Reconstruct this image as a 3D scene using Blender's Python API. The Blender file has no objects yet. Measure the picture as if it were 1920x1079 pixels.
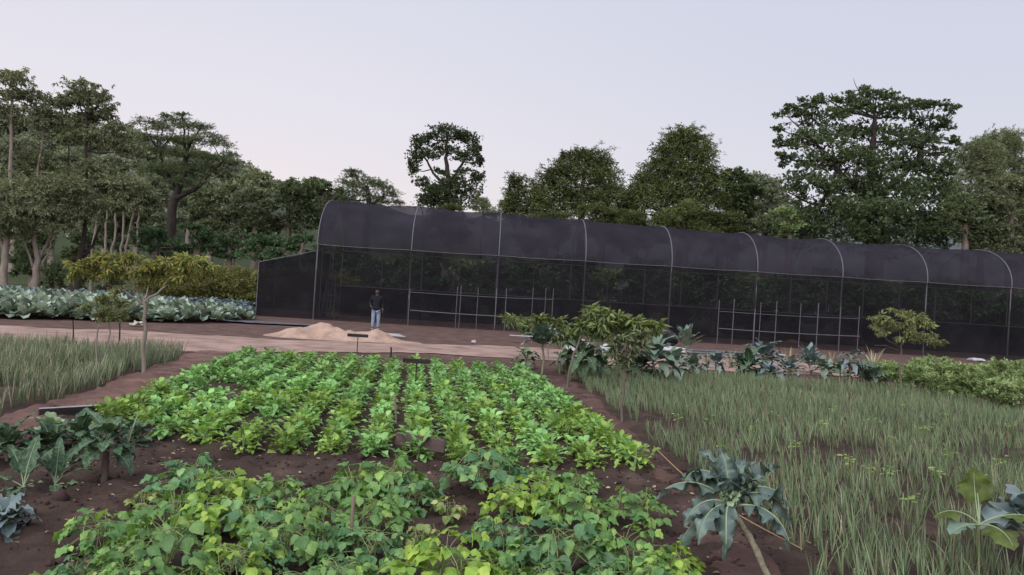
import bpy, math, random
import numpy as np
from mathutils import Vector, Matrix

random.seed(7)
RNG = np.random.default_rng(11)
SC = bpy.context.scene
COL = SC.collection
PI = math.pi
rad = math.radians

# ------------------------------------------------------------------ camera
CAM_H, FPX = 2.0, 1500.0
ROLL, PITCH = rad(3.5), rad(0.30)
_F = np.array([0, math.cos(PITCH), math.sin(PITCH)])
_U0 = np.array([0, -math.sin(PITCH), math.cos(PITCH)])
_R0 = np.array([1.0, 0, 0])
_R = _R0 * math.cos(ROLL) + _U0 * math.sin(ROLL)
_U = _U0 * math.cos(ROLL) - _R0 * math.sin(ROLL)
cam_d = bpy.data.cameras.new('camera')
cam = bpy.data.objects.new('camera', cam_d)
COL.objects.link(cam)
cam_d.sensor_width = 36
cam_d.lens = 36 * FPX / 1920
cam_d.clip_end = 6000
cam_d.clip_start = 0.1
m = Matrix.Identity(4)
for i in range(3):
    m[i][0], m[i][1], m[i][2] = _R[i], _U[i], -_F[i]
m[2][3] = CAM_H
cam.matrix_world = m
SC.camera = cam


def ray(px, py):
    return _F * FPX + _R * (px - 960) + _U * (539.5 - py)


def P(px, py, z=0.0):
    """ground point seen at a pixel of the survey photograph"""
    d = ray(px, py)
    t = (z - CAM_H) / d[2]
    return np.array([d[0] * t, d[1] * t, z])


def PD(px, py, Y):
    d = ray(px, py)
    t = Y / d[1]
    return np.array([d[0] * t, Y, CAM_H + d[2] * t])


# ------------------------------------------------------------------ noise
_PERM = np.random.default_rng(3).random((256, 256))


def vnoise(x, y):
    x = np.asarray(x, float); y = np.asarray(y, float)
    xi = np.floor(x).astype(int); yi = np.floor(y).astype(int)
    fx = x - xi; fy = y - yi
    fx = fx * fx * (3 - 2 * fx); fy = fy * fy * (3 - 2 * fy)
    g = lambda a, b: _PERM[a & 255, b & 255]
    return (g(xi, yi) * (1 - fx) + g(xi + 1, yi) * fx) * (1 - fy) + (g(xi, yi + 1) * (1 - fx) + g(xi + 1, yi + 1) * fx) * fy - 0.5


def fbm(x, y, s, o=3):
    r = 0
    for k in range(o):
        r = r + vnoise(np.asarray(x) * s * 2 ** k + 17 * k, np.asarray(y) * s * 2 ** k + 5 * k) / 2 ** k
    return r


def smooth(a, b, x):
    t = np.clip((x - a) / (b - a), 0, 1)
    return t * t * (3 - 2 * t)


def H(x, y):
    x = np.asarray(x, float); y = np.asarray(y, float)
    near = 1 - smooth(10, 24, y)
    far = smooth(60, 140, y)
    return near * (0.10 * fbm(x, y, 0.9, 2) + 0.075 * fbm(x + 40, y, 4.0, 3) + 0.04 * fbm(x, y + 9, 8.5, 2)) + (1 - near) * 0.02 * fbm(x, y, 0.5, 2) * (1 - smooth(36, 40, y)) + far * 0.0


# ------------------------------------------------------------------ mesh building
class MB:
    def __init__(s):
        s.V = []; s.F = []; s.n = 0

    def add(s, V, F, mi=0):
        V = np.asarray(V, float).reshape(-1, 3)
        for f in (F if isinstance(F, (list, tuple)) and len(F) and isinstance(F[0], np.ndarray) else [np.asarray(F, int)]):
            if len(f):
                s.F.append((f + s.n, mi))
        s.V.append(V); s.n += len(V)
        return s

    def grid(s, A, mi=0, closed=False):
        """A: n x m x 3"""
        n, mm = A.shape[:2]
        idx = np.arange(n * mm).reshape(n, mm)
        if closed:
            idx = np.concatenate([idx, idx[:, :1]], 1)
        f = np.stack([idx[:-1, :-1], idx[:-1, 1:], idx[1:, 1:], idx[1:, :-1]], -1).reshape(-1, 4)
        return s.add(A.reshape(-1, 3), f, mi)

    def tube(s, pts, r, sides=8, mi=0, cap=True, wob=0.0):
        pts = np.asarray(pts, float)
        n = len(pts)
        r = np.broadcast_to(np.asarray(r, float), (n,))
        t = np.gradient(pts, axis=0)
        t /= np.linalg.norm(t, axis=1)[:, None] + 1e-9
        ref = np.array([0, 0, 1.0]) if abs(t[0][2]) < 0.8 else np.array([1.0, 0, 0])
        rings = []
        a = np.arange(sides) * 2 * PI / sides
        for k in range(n):
            x = np.cross(t[k], ref); x /= np.linalg.norm(x) + 1e-9
            y = np.cross(t[k], x)
            ref = -np.cross(t[k], x) if False else ref
            rr = r[k] * (1 + (wob * RNG.standard_normal(sides) if wob else 0))
            rings.append(pts[k] + (np.cos(a) * rr)[:, None] * x + (np.sin(a) * rr)[:, None] * y)
        A = np.array(rings)
        s.grid(A, mi, True)
        if cap:
            for ring, rev in ((A[0], True), (A[-1], False)):
                c = ring.mean(0)
                f = np.array([[sides, (i + 1) % sides, i] if rev else [sides, i, (i + 1) % sides] for i in range(sides)])
                s.add(np.vstack([ring, c]), f, mi)
        return s

    def box(s, c, size, rotz=0.0, mi=0, M=None, bev=0.0):
        hx, hy, hz = np.asarray(size, float) / 2
        b = min(bev, hx * .45, hy * .45, hz * .45)
        if b <= 0:
            V = np.array([[x, y, z] for x in (-hx, hx) for y in (-hy, hy) for z in (-hz, hz)])
            F = np.array([[0, 1, 3, 2], [4, 6, 7, 5], [0, 4, 5, 1], [2, 3, 7, 6], [0, 2, 6, 4], [1, 5, 7, 3]])
        else:
            # octagonal cross-section prism along x with inset ends
            prof = np.array([[-hy + b, -hz], [hy - b, -hz], [hy, -hz + b], [hy, hz - b], [hy - b, hz], [-hy + b, hz], [-hy, hz - b], [-hy, -hz + b]])
            ins = prof * np.array([(hy - b) / hy, (hz - b) / hz])
            rings = [np.c_[np.full(8, -hx), ins], np.c_[np.full(8, -hx + b), prof], np.c_[np.full(8, hx - b), prof], np.c_[np.full(8, hx), ins]]
            V = np.concatenate(rings + [np.array([[-hx, 0, 0], [hx, 0, 0]])])
            Fq = []
            for k in range(3):
                for i in range(8):
                    j = (i + 1) % 8
                    Fq.append([k * 8 + i, k * 8 + j, k * 8 + 8 + j, k * 8 + 8 + i])
            Ft = [[32, (i + 1) % 8, i] for i in range(8)] + [[33, 24 + i, 24 + (i + 1) % 8] for i in range(8)]
            F = [np.array(Fq), np.array(Ft)]
        if M is not None:
            V = V @ np.asarray(M, float).T
        cz, sz = math.cos(rotz), math.sin(rotz)
        V = V @ np.array([[cz, sz, 0], [-sz, cz, 0], [0, 0, 1]]) + np.asarray(c, float)
        return s.add(V, F, mi)

    def inst(s, T, pos, Rm, sc, mi=0):
        """copies of template T=(V,F) at pos[N,3] with rotation Rm[N,3,3] and scale sc[N] or [N,3]"""
        V, F = T
        N = len(pos)
        sc = np.asarray(sc, float)
        if sc.ndim == 1:
            sc = np.repeat(sc[:, None], 3, 1)
        W = V[None] * sc[:, None, :]
        W = np.einsum('nij,nvj->nvi', Rm, W) + np.asarray(pos)[:, None, :]
        Fs = F if isinstance(F, list) else [F]
        off = (np.arange(N) * len(V))[:, None, None]
        return s.add(W.reshape(-1, 3), [(f[None] + off).reshape(-1, f.shape[1]) for f in Fs], mi)

    def mesh(s, name, smooth_=True):
        me = bpy.data.meshes.new(name)
        if not s.V:
            return me
        V = np.concatenate(s.V)
        me.vertices.add(len(V)); me.vertices.foreach_set('co', V.astype(np.float32).ravel())
        li = np.concatenate([f.ravel() for f, _ in s.F])
        tot = np.concatenate([np.full(len(f), f.shape[1]) for f, _ in s.F])
        mis = np.concatenate([np.full(len(f), k) for f, k in s.F])
        st = np.concatenate([[0], np.cumsum(tot)[:-1]])
        me.loops.add(len(li)); me.loops.foreach_set('vertex_index', li.astype(np.int32))
        me.polygons.add(len(tot))
        me.polygons.foreach_set('loop_start', st.astype(np.int32))
        me.polygons.foreach_set('loop_total', tot.astype(np.int32))
        me.polygons.foreach_set('material_index', mis.astype(np.int32))
        me.polygons.foreach_set('use_smooth', np.full(len(tot), smooth_))
        me.update(calc_edges=True)
        me.validate()
        return me

    def build(s, name, mats, parent=None, smooth_=True, loc=None):
        me = s.mesh(name, smooth_)
        for mt in (mats if isinstance(mats, (list, tuple)) else [mats]):
            me.materials.append(mt)
        return link(name, me, parent, loc)


def link(name, me, parent=None, loc=None, rotz=0.0):
    o = bpy.data.objects.new(name, me)
    COL.objects.link(o)
    if loc is not None:
        o.location = tuple(float(v) for v in loc)
    o.rotation_euler = (0, 0, rotz)
    if parent is not None:
        o.parent = parent
    return o


def tag(o, label=None, cat=None, group=None, kind=None):
    if label: o['label'] = label
    if cat: o['category'] = cat
    if group: o['group'] = group
    if kind: o['kind'] = kind
    return o


def thing(name, label, cat, loc=(0, 0, 0), rotz=0.0, group=None):
    o = link(name, None, None, loc, rotz)
    o.empty_display_size = 0.1
    return tag(o, label, cat, group)


def copy_tree(o, parent=None):
    c = o.copy(); COL.objects.link(c)
    if parent is not None:
        c.parent = parent
    for ch in list(o.children):
        copy_tree(ch, c)
    return c


def norm(v):
    v = np.asarray(v, float)
    return v / (np.linalg.norm(v, axis=-1, keepdims=True) + 1e-9)


def frames(fwd, up=None, roll=None):
    """rotation matrices whose local +Y is fwd and local +Z is close to up"""
    f = norm(fwd)
    up = np.array([0, 0, 1.0]) if up is None else np.asarray(up)
    up = np.broadcast_to(up, f.shape)
    x = np.cross(f, up)
    bad = np.linalg.norm(x, axis=1) < 1e-3
    x[bad] = [1, 0, 0]
    x = norm(x); z = np.cross(x, f)
    if roll is not None:
        c, s_ = np.cos(roll)[:, None], np.sin(roll)[:, None]
        x, z = x * c + z * s_, z * c - x * s_
    return np.stack([x, f, z], -1)


# ------------------------------------------------------------------ materials
def nt(name):
    mt = bpy.data.materials.new(name); mt.use_nodes = True
    t = mt.node_tree
    for n in list(t.nodes): t.nodes.remove(n)
    out = t.nodes.new('ShaderNodeOutputMaterial')
    return mt, t, out


def N(t, kind, **kw):
    n = t.nodes.new(kind)
    for k, v in kw.items():
        if k in n.inputs.keys() if hasattr(n.inputs, 'keys') else False:
            n.inputs[k].default_value = v
        else:
            setattr(n, k, v)
    return n


def rgba(c):
    return (c[0], c[1], c[2], 1.0)


def ramp(t, stops, inp):
    r = t.nodes.new('ShaderNodeValToRGB')
    el = r.color_ramp.elements
    while len(el) < len(stops): el.new(0.5)
    for e, (p, c) in zip(el, stops):
        e.position = p; e.color = rgba(c)
    t.links.new(inp, r.inputs[0])
    return r.outputs[0]


def mixc(t, fac, a, b, mode='MIX'):
    n = t.nodes.new('ShaderNodeMix'); n.data_type = 'RGBA'; n.blend_type = mode
    for sock, v in ((n.inputs[0], fac), (n.inputs[6], a), (n.inputs[7], b)):
        if hasattr(v, 'node'): t.links.new(v, sock)
        elif isinstance(v, (int, float)): sock.default_value = v
        else: sock.default_value = rgba(v)
    return n.outputs[2]


def noise(t, scale, detail=4.0, rough=0.55, coord='Object', vec=None):
    if vec is None:
        tc = t.nodes.new('ShaderNodeTexCoord'); vec = tc.outputs[coord]
    n = t.nodes.new('ShaderNodeTexNoise')
    n.inputs['Scale'].default_value = scale; n.inputs['Detail'].default_value = detail; n.inputs['Roughness'].default_value = rough
    t.links.new(vec, n.inputs['Vector'])
    return n.outputs['Fac']


def leafmat(name, cols, trans=0.3, rough=0.55, var=0.35, spec=0.25, nscale=0.8, objvar=0.18, bump=0.0, bscale=40.0):
    mt, t, out = nt(name)
    g = t.nodes.new('ShaderNodeNewGeometry')
    k = len(cols) - 1
    c = ramp(t, [(i / k, cc) for i, cc in enumerate(cols)], g.outputs['Random Per Island'])
    nz = noise(t, nscale, 3.0)
    v = t.nodes.new('ShaderNodeMapRange')
    v.inputs[1].default_value = 0.3; v.inputs[2].default_value = 0.7
    v.inputs[3].default_value = 1 - var; v.inputs[4].default_value = 1 + var
    t.links.new(nz, v.inputs[0])
    oi = t.nodes.new('ShaderNodeObjectInfo')
    ov = t.nodes.new('ShaderNodeMapRange')
    ov.inputs[3].default_value = 1 - objvar; ov.inputs[4].default_value = 1 + objvar
    t.links.new(oi.outputs['Random'], ov.inputs[0])
    mu = t.nodes.new('ShaderNodeMath'); mu.operation = 'MULTIPLY'
    t.links.new(v.outputs[0], mu.inputs[0]); t.links.new(ov.outputs[0], mu.inputs[1])
    hs = t.nodes.new('ShaderNodeHueSaturation')
    t.links.new(c, hs.inputs['Color']); t.links.new(mu.outputs[0], hs.inputs['Value'])
    p = t.nodes.new('ShaderNodeBsdfPrincipled')
    p.inputs['Roughness'].default_value = rough
    p.inputs['Specular IOR Level'].default_value = spec
    t.links.new(hs.outputs[0], p.inputs['Base Color'])
    if bump:
        bn = t.nodes.new('ShaderNodeBump'); bn.inputs['Strength'].default_value = bump; bn.inputs['Distance'].default_value = 0.02
        t.links.new(noise(t, bscale, 3.0, .5), bn.inputs['Height']); t.links.new(bn.outputs[0], p.inputs['Normal'])
    if trans > 0:
        tr = t.nodes.new('ShaderNodeBsdfTranslucent')
        warm = mixc(t, 1.0, hs.outputs[0], (1.25, 1.2, 0.6), 'MULTIPLY')
        t.links.new(warm, tr.inputs['Color'])
        mx = t.nodes.new('ShaderNodeMixShader'); mx.inputs[0].default_value = trans
        t.links.new(p.outputs[0], mx.inputs[1]); t.links.new(tr.outputs[0], mx.inputs[2])
        t.links.new(mx.outputs[0], out.inputs[0])
    else:
        t.links.new(p.outputs[0], out.inputs[0])
    return mt


def mat(name, a, b=None, scale=6.0, rough=0.8, spec=0.2, bump=0.0, bscale=20.0, metal=0.0, detail=5.0, stretch=None, c3=None):
    mt, t, out = nt(name)
    p = t.nodes.new('ShaderNodeBsdfPrincipled')
    p.inputs['Roughness'].default_value = rough; p.inputs['Specular IOR Level'].default_value = spec
    p.inputs['Metallic'].default_value = metal
    tc = t.nodes.new('ShaderNodeTexCoord'); vec = tc.outputs['Object']
    if stretch:
        mp = t.nodes.new('ShaderNodeMapping'); mp.inputs['Scale'].default_value = stretch
        t.links.new(vec, mp.inputs[0]); vec = mp.outputs[0]
    if b is None: b = tuple(v * 0.75 for v in a)
    stops = [(0.3, b), (0.7, a)] if c3 is None else [(0.28, b), (0.5, a), (0.72, c3)]
    c = ramp(t, stops, noise(t, scale, detail, 0.6, vec=vec))
    t.links.new(c, p.inputs['Base Color'])
    if bump > 0:
        bn = t.nodes.new('ShaderNodeBump'); bn.inputs['Strength'].default_value = bump; bn.inputs['Distance'].default_value = 0.03
        t.links.new(noise(t, bscale, 6.0, 0.65, vec=vec), bn.inputs['Height'])
        t.links.new(bn.outputs[0], p.inputs['Normal'])
    t.links.new(p.outputs[0], out.inputs[0])
    return mt


def netmat(name, col, alpha, col2=None):
    mt, t, out = nt(name)
    d = t.nodes.new('ShaderNodeBsdfDiffuse')
    c = ramp(t, [(0.3, tuple(v * 0.8 for v in col)), (0.7, col2 or col)], noise(t, 0.7, 4.0))
    t.links.new(c, d.inputs['Color'])
    tr = t.nodes.new('ShaderNodeBsdfTransparent')
    mx = t.nodes.new('ShaderNodeMixShader')
    mr = t.nodes.new('ShaderNodeMapRange')
    mr.inputs[1].default_value = 0.3; mr.inputs[2].default_value = 0.7
    mr.inputs[3].default_value = alpha - 0.09; mr.inputs[4].default_value = alpha + 0.09
    t.links.new(noise(t, 1.3, 4.0), mr.inputs[0])
    t.links.new(mr.outputs[0], mx.inputs[0])
    t.links.new(tr.outputs[0], mx.inputs[1]); t.links.new(d.outputs[0], mx.inputs[2])
    t.links.new(mx.outputs[0], out.inputs[0])
    return mt


# ------------------------------------------------------------------ sky and sun
SUN_EL, SUN_AZ = rad(46), rad(215)     # azimuth from +Y clockwise: behind and left of the viewer
w = bpy.data.worlds.new('World'); SC.world = w; w.use_nodes = True
t = w.node_tree
for n in list(t.nodes): t.nodes.remove(n)
out = t.nodes.new('ShaderNodeOutputWorld'); bg = t.nodes.new('ShaderNodeBackground')
sky = t.nodes.new('ShaderNodeTexSky'); sky.sky_type = 'NISHITA'; sky.sun_disc = False
sky.sun_elevation = SUN_EL; sky.sun_rotation = SUN_AZ
tc = t.nodes.new('ShaderNodeTexCoord'); sp = t.nodes.new('ShaderNodeSeparateXYZ')
t.links.new(tc.outputs['Generated'], sp.inputs[0])
L_ = ramp(t, [(0.0, (.95, .80, .77)), (0.08, (.91, .815, .82)), (0.20, (.83, .80, .86)), (0.40, (.71, .735, .85)), (1.0, (.56, .61, .74))], sp.outputs['Z'])
R_ = ramp(t, [(0.0, (.78, .73, .77)), (0.12, (.74, .73, .79)), (0.28, (.68, .695, .80)), (0.42, (.64, .675, .79)), (1.0, (.53, .58, .72))], sp.outputs['Z'])
mr = t.nodes.new('ShaderNodeMapRange'); mr.inputs[1].default_value = -0.35; mr.inputs[2].default_value = 0.5
mr.interpolation_type = 'SMOOTHSTEP'
t.links.new(sp.outputs['X'], mr.inputs[0])
dusk = mixc(t, mr.outputs[0], L_, R_)
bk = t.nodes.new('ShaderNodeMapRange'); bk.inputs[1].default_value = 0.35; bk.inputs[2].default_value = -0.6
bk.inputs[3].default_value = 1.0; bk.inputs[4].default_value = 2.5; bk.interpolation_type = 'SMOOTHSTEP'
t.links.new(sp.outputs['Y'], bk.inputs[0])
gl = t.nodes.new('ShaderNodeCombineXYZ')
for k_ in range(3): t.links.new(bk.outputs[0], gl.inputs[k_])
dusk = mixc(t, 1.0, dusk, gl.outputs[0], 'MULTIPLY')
nis = mixc(t, 1.0, sky.outputs[0], (0.11, 0.11, 0.11), 'MULTIPLY')
fin = mixc(t, 0.08, dusk, nis)
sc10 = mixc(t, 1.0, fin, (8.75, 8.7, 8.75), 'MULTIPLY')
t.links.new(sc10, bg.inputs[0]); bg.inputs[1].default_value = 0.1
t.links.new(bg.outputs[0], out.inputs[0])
sd = bpy.data.lights.new('sun', 'SUN'); sd.energy = 2.6; sd.angle = rad(55); sd.color = (1.0, 0.95, 0.9)
so = bpy.data.objects.new('sun', sd); COL.objects.link(so)
dv = Vector((math.sin(SUN_AZ) * math.cos(SUN_EL), math.cos(SUN_AZ) * math.cos(SUN_EL), math.sin(SUN_EL)))
so.rotation_euler = dv.to_track_quat('Z', 'Y').to_euler()
so.location = dv * 50
SC.view_settings.view_transform = 'Standard'; SC.view_settings.look = 'None'
SC.view_settings.exposure = 0.22; SC.view_settings.gamma = 1.0
SC.cycles.max_bounces = 8; SC.cycles.transparent_max_bounces = 24
SC.cycles.diffuse_bounces = 3; SC.cycles.use_adaptive_sampling = True

# ------------------------------------------------------------------ palette
M = {}
M['soil'] = None
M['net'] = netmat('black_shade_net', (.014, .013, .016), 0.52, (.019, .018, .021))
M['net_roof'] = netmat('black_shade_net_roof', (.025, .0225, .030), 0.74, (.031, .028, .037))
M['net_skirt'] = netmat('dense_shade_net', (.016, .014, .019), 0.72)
M['net_porch'] = netmat('porch_shade_net', (.012, .011, .014), 0.72, (.017, .016, .019))
M['pipe'] = mat('galvanised_pipe', (.095, .088, .10), (.06, .055, .065), 8, 0.55, 0.4)
M['pipe_pale'] = mat('pale_pipe', (.10, .093, .105), (.065, .06, .068), 8, 0.55, 0.4)  # slightly paler even pipe colour, same finish
M['bark'] = mat('grey_bark', (.16, .125, .105), (.07, .052, .045), 5, 0.9, 0.1, 0.6, 14, stretch=(1, 1, .25))
M['bark_pale'] = mat('pale_bark', (.22, .185, .155), (.12, .096, .08), 5, 0.9, 0.1, 0.5, 14, stretch=(1, 1, .25))
M['bark_dark'] = mat('dark_bark', (.045, .035, .032), (.022, .017, .016), 5, 0.9, 0.1, 0.6, 14, stretch=(1, 1, .25))
M['wood'] = mat('weathered_plank', (.10, .075, .068), (.055, .04, .037), 7, 0.85, 0.1, 0.5, 30, stretch=(.3, 3, 3))
M['wood_grey'] = mat('grey_plank', (.36, .35, .37), (.24, .225, .24), 7, 0.85, 0.1, 0.4, 30, stretch=(.3, 3, 3))
M['wood_dark'] = mat('dark_plank', (.035, .028, .027), (.02, .016, .016), 7, 0.85, 0.1, 0.4, 30, stretch=(.3, 3, 3))
M['stake'] = mat('stake_wood', (.21, .165, .13), (.12, .09, .07), 9, 0.9, 0.1, 0.4, 25, stretch=(1, 1, .2))
# ------------------------------------------------------------------ ground
def axis(segs):
    out = []
    for a, b, st in segs:
        out += list(np.arange(a, b, st))
    out.append(segs[-1][1])
    return np.array(out)


def soil_material():
    mt, t, out = nt('garden_soil')
    p = t.nodes.new('ShaderNodeBsdfPrincipled'); p.inputs['Roughness'].default_value = 0.95; p.inputs['Specular IOR Level'].default_value = 0.12
    tc = t.nodes.new('ShaderNodeTexCoord'); sp = t.nodes.new('ShaderNodeSeparateXYZ'); t.links.new(tc.outputs['Object'], sp.inputs[0])
    nz = noise(t, 1.6, 8.0, 0.65)
    dark = ramp(t, [(.3, (.026, .0175, .0145)), (.55, (.052, .035, .028)), (.75, (.105, .071, .057))], nz)
    red = ramp(t, [(.3, (.058, .035, .030)), (.55, (.10, .063, .053)), (.75, (.16, .106, .09))], nz)
    gr = ramp(t, [(.3, (.025, .035, .014)), (.6, (.05, .06, .025)), (.8, (.09, .08, .045))], noise(t, .35, 8.0, .7))
    wob = t.nodes.new('ShaderNodeMath'); wob.operation = 'MULTIPLY_ADD'; wob.inputs[1].default_value = 5.0
    t.links.new(noise(t, .4, 4.0), wob.inputs[0]); t.links.new(sp.outputs['Y'], wob.inputs[2])
    def step(a, b):
        m_ = t.nodes.new('ShaderNodeMapRange'); m_.inputs[1].default_value = a; m_.inputs[2].default_value = b
        t.links.new(wob.outputs[0], m_.inputs[0]); return m_.outputs[0]
    c = mixc(t, step(19, 27), dark, red)
    c = mixc(t, step(50, 58), c, gr)
    t.links.new(c, p.inputs['Base Color'])
    b1 = t.nodes.new('ShaderNodeBump'); b1.inputs['Strength'].default_value = 1.0; b1.inputs['Distance'].default_value = .03
    t.links.new(noise(t, 14, 8.0, .7), b1.inputs['Height'])
    t.links.new(b1.outputs[0], p.inputs['Normal'])
    t.links.new(p.outputs[0], out.inputs[0])
    return mt


xs = axis([(-1800, -200, 200), (-200, -40, 10), (-40, -9, 1.0), (-9, 9, .06), (9, 16, .25), (16, 60, 1.5), (60, 200, 10), (200, 1800, 200)])
ys = axis([(-40, 2, 2.0), (2, 4.6, .3), (4.6, 10.5, .055), (10.5, 24, .2), (24, 60, .8), (60, 200, 8), (200, 2000, 150)])
X, Y = np.meshgrid(xs, ys, indexing='ij')
mb = MB(); mb.grid(np.stack([X, Y, H(X, Y)], -1).transpose(1, 0, 2))
tag(mb.build('ground', soil_material()), kind='structure')


def resample(pts, n):
    pts = np.asarray(pts, float)
    d = np.r_[0, np.cumsum(np.linalg.norm(np.diff(pts, axis=0), axis=1))]
    u = np.linspace(0, d[-1], n)
    return np.stack([np.interp(u, d, pts[:, k]) for k in range(pts.shape[1])], 1)


def ribbon(name, top, bot, n, mm, mt, lift=.02, amp=.25, rough=.012, crown=0.0, edge=.012):
    A = resample([P(*q)[:2] for q in top], n); B = resample([P(*q)[:2] for q in bot], n)
    k = np.linspace(0, 1, mm)[None, :, None]
    G = A[:, None] * (1 - k) + B[:, None] * k
    j = fbm(G[..., 0] + 9, G[..., 1], 1.1, 3) * amp
    w_ = np.abs(np.linspace(-1, 1, mm))[None, :] ** 2
    dirv = norm(B - A)[:, None]
    G = G + dirv * (j * w_)[..., None]
    z = H(G[..., 0], G[..., 1]) + lift + rough * fbm(G[..., 0], G[..., 1], 3.0, 3) + crown * (1 - w_) - smooth(.62, 1.0, w_) * edge
    mb = MB(); mb.grid(np.concatenate([G, z[..., None]], -1))
    return tag(mb.build(name, mt), kind='structure')


m_road = mat('trodden_earth', (.25, .172, .142), (.15, .10, .08), 1.1, .95, .1, .6, 18, c3=(.34, .24, .215), detail=8)
m_strip = mat('reddish_earth', (.13, .077, .064), (.075, .043, .036), 1.8, .95, .1, .7, 16, c3=(.20, .122, .108), detail=8)
m_strip2 = mat('dark_reddish_earth', (.082, .049, .041), (.048, .029, .025), 1.8, .95, .1, .7, 16, c3=(.12, .072, .066), detail=8)
ribbon('path', [(-300, 590), (0, 611), (100, 616), (230, 621), (400, 631), (560, 640), (750, 645), (900, 649), (1050, 656), (1250, 667), (1400, 674), (1600, 684), (1900, 703), (2200, 722)],
       [(-300, 625), (0, 645), (200, 655), (430, 662), (600, 663), (800, 664), (1000, 676), (1200, 688), (1400, 700), (1600, 708), (1900, 727), (2200, 745)], 220, 16, m_road, .03, .5)
ribbon('dirt_path', [(372, 655), (250, 703), (100, 750), (0, 775), (-150, 810)], [(440, 662), (330, 715), (200, 760), (80, 800), (-150, 860)], 90, 12, m_strip, .03, .35, .03, 0, .075)
ribbon('dirt_path', [(985, 680), (1090, 768), (1150, 820), (1225, 885), (1262, 925), (1330, 1010), (1400, 1120)], [(1040, 690), (1110, 738), (1180, 800), (1236, 852), (1300, 900), (1420, 1000), (1530, 1120)], 90, 12, m_strip2, .008, .3, .03, 0, .06)

# sand heap by the path
c0 = P(636, 635)
gx, gy = np.meshgrid(np.linspace(-3.0, 3.4, 90), np.linspace(-1.7, 1.9, 60), indexing='ij')
hz = (.54 * np.exp(-((gx + .15) / 1.05) ** 2 - (gy / .75) ** 2) + .33 * np.exp(-((gx - 1.15) / .62) ** 2 - ((gy - .1) / .6) ** 2)
      + .28 * np.exp(-((gx + 1.5) / .75) ** 2 - ((gy + .2) / .65) ** 2) + .10 * np.exp(-((gx - 2.1) / .9) ** 2 - (gy / .6) ** 2))
hz = .86 * hz * (1 + .6 * fbm(gx, gy, 1.3, 3)) + .08 * fbm(gx + 5, gy, 3.0, 4) * smooth(.01, .15, hz)
hz = hz - .055
mb = MB(); mb.grid(np.stack([gx, gy, hz], -1).transpose(1, 0, 2))
m_sand = mat('pale_sand', (.30, .208, .162), (.21, .142, .11), 2.6, .95, .1, .8, 22, c3=(.37, .27, .215), detail=8)
o = mb.build('sand_heap', m_sand, loc=(c0[0], c0[1], 0.02))
tag(o, 'low heap of pale tan sand beside the earth path in front of the net house', 'sand heap')

m_heap = mat('brown_spoil', (.17, .10, .085), (.10, .058, .052), 2.0, .95, .1, .6, 18, detail=8)


def heap(px, py, wd, ht, dp, label):
    c = P(px, py)
    u, v = np.meshgrid(np.linspace(-1, 1, 34), np.linspace(-1, 1, 24), indexing='ij')
    r = np.sqrt(u * u + v * v)
    z = np.clip(1 - r, 0, 1) ** .8 * ht * (1 + .5 * fbm(u * wd + px, v * dp, 1.3, 3)) - .03
    mb = MB(); mb.grid(np.stack([u * wd / 2, v * dp / 2, z], -1).transpose(1, 0, 2))
    tag(mb.build('soil_heap', m_heap, loc=c), label, 'soil heap', 'soil heaps in the net house')

# ------------------------------------------------------------------ net house
A0 = P(587, 599.5)
YAW = rad(1.6)
ex = np.array([math.cos(YAW), math.sin(YAW), 0]); ey = np.array([-math.sin(YAW), math.cos(YAW), 0]); ez = np.array([0, 0, 1.0])
GW, EAVE, BAY0, BAY, NB = 7.0, 3.78, 4.7, 4.40, 11
LEN = BAY0 + BAY * (NB - 1)
hx = [0.0] + [BAY0 + BAY * k for k in range(NB)]


def ridge_h(u):
    return 6.35 - 0.45 * smooth(0, 32, np.asarray(u, float)) + 0.02 * np.sin(np.asarray(u) * 1.7)


def gh(u, v, z):
    u, v, z = np.broadcast_arrays(np.asarray(u, float), np.asarray(v, float), np.asarray(z, float))
    return A0 + u[..., None] * ex + v[..., None] * ey + z[..., None] * ez


def arch(u, k, sag=0.0):
    """k in 0..1 across the roof from front eave to rear eave"""
    a = PI * (1 - np.asarray(k, float))
    v = GW / 2 + GW / 2 * np.cos(a)
    s_ = np.sin(a)
    z = EAVE + (ridge_h(u) - EAVE) * s_ ** 0.9
    return v, z - sag * s_


house = thing('net_house', 'long arched greenhouse covered in black shade net behind the earth path', 'greenhouse', A0)


def hpart(mb, name, mt, sm=True):
    o = mb.build(name, mt, house, sm)
    o.location = tuple(-A0)
    return o


us, sag = [], []
for a, b in zip(hx[:-1], hx[1:]):
    for q in np.linspace(0, 1, 9)[:-1]:
        us.append(a + (b - a) * q); sag.append(.09 * math.sin(PI * q) ** .8)
us.append(hx[-1]); sag.append(0)
us = np.array(us); sag = np.array(sag)
ks = np.linspace(0, 1, 33)
Ug, Kg = np.meshgrid(us, ks, indexing='ij')
v_, z_ = arch(Ug, Kg, sag[:, None])
z_ = z_ + .05 * fbm(Ug, Kg * 7, 1.1, 3) * np.sin(PI * Kg)
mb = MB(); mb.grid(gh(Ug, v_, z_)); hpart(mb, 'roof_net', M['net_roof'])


def wall_net(name, v0, z0, z1, mt, outw):
    zz = np.linspace(0, 1, 14)
    Ug, Zg = np.meshgrid(us, zz, indexing='ij')
    bow = outw * (sag[:, None] * .5 * np.sin(PI * Zg) + .06 * fbm(Ug, Zg * 3, .9, 3))
    mb = MB(); mb.grid(gh(Ug, v0 + bow, z0 + (z1 - z0) * Zg)); return hpart(mb, name, mt)


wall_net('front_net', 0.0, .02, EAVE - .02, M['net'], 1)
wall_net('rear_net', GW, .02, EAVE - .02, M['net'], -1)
wall_net('rear_skirt', GW - .16, .02, 1.72, M['net_skirt'], -.3)


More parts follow.
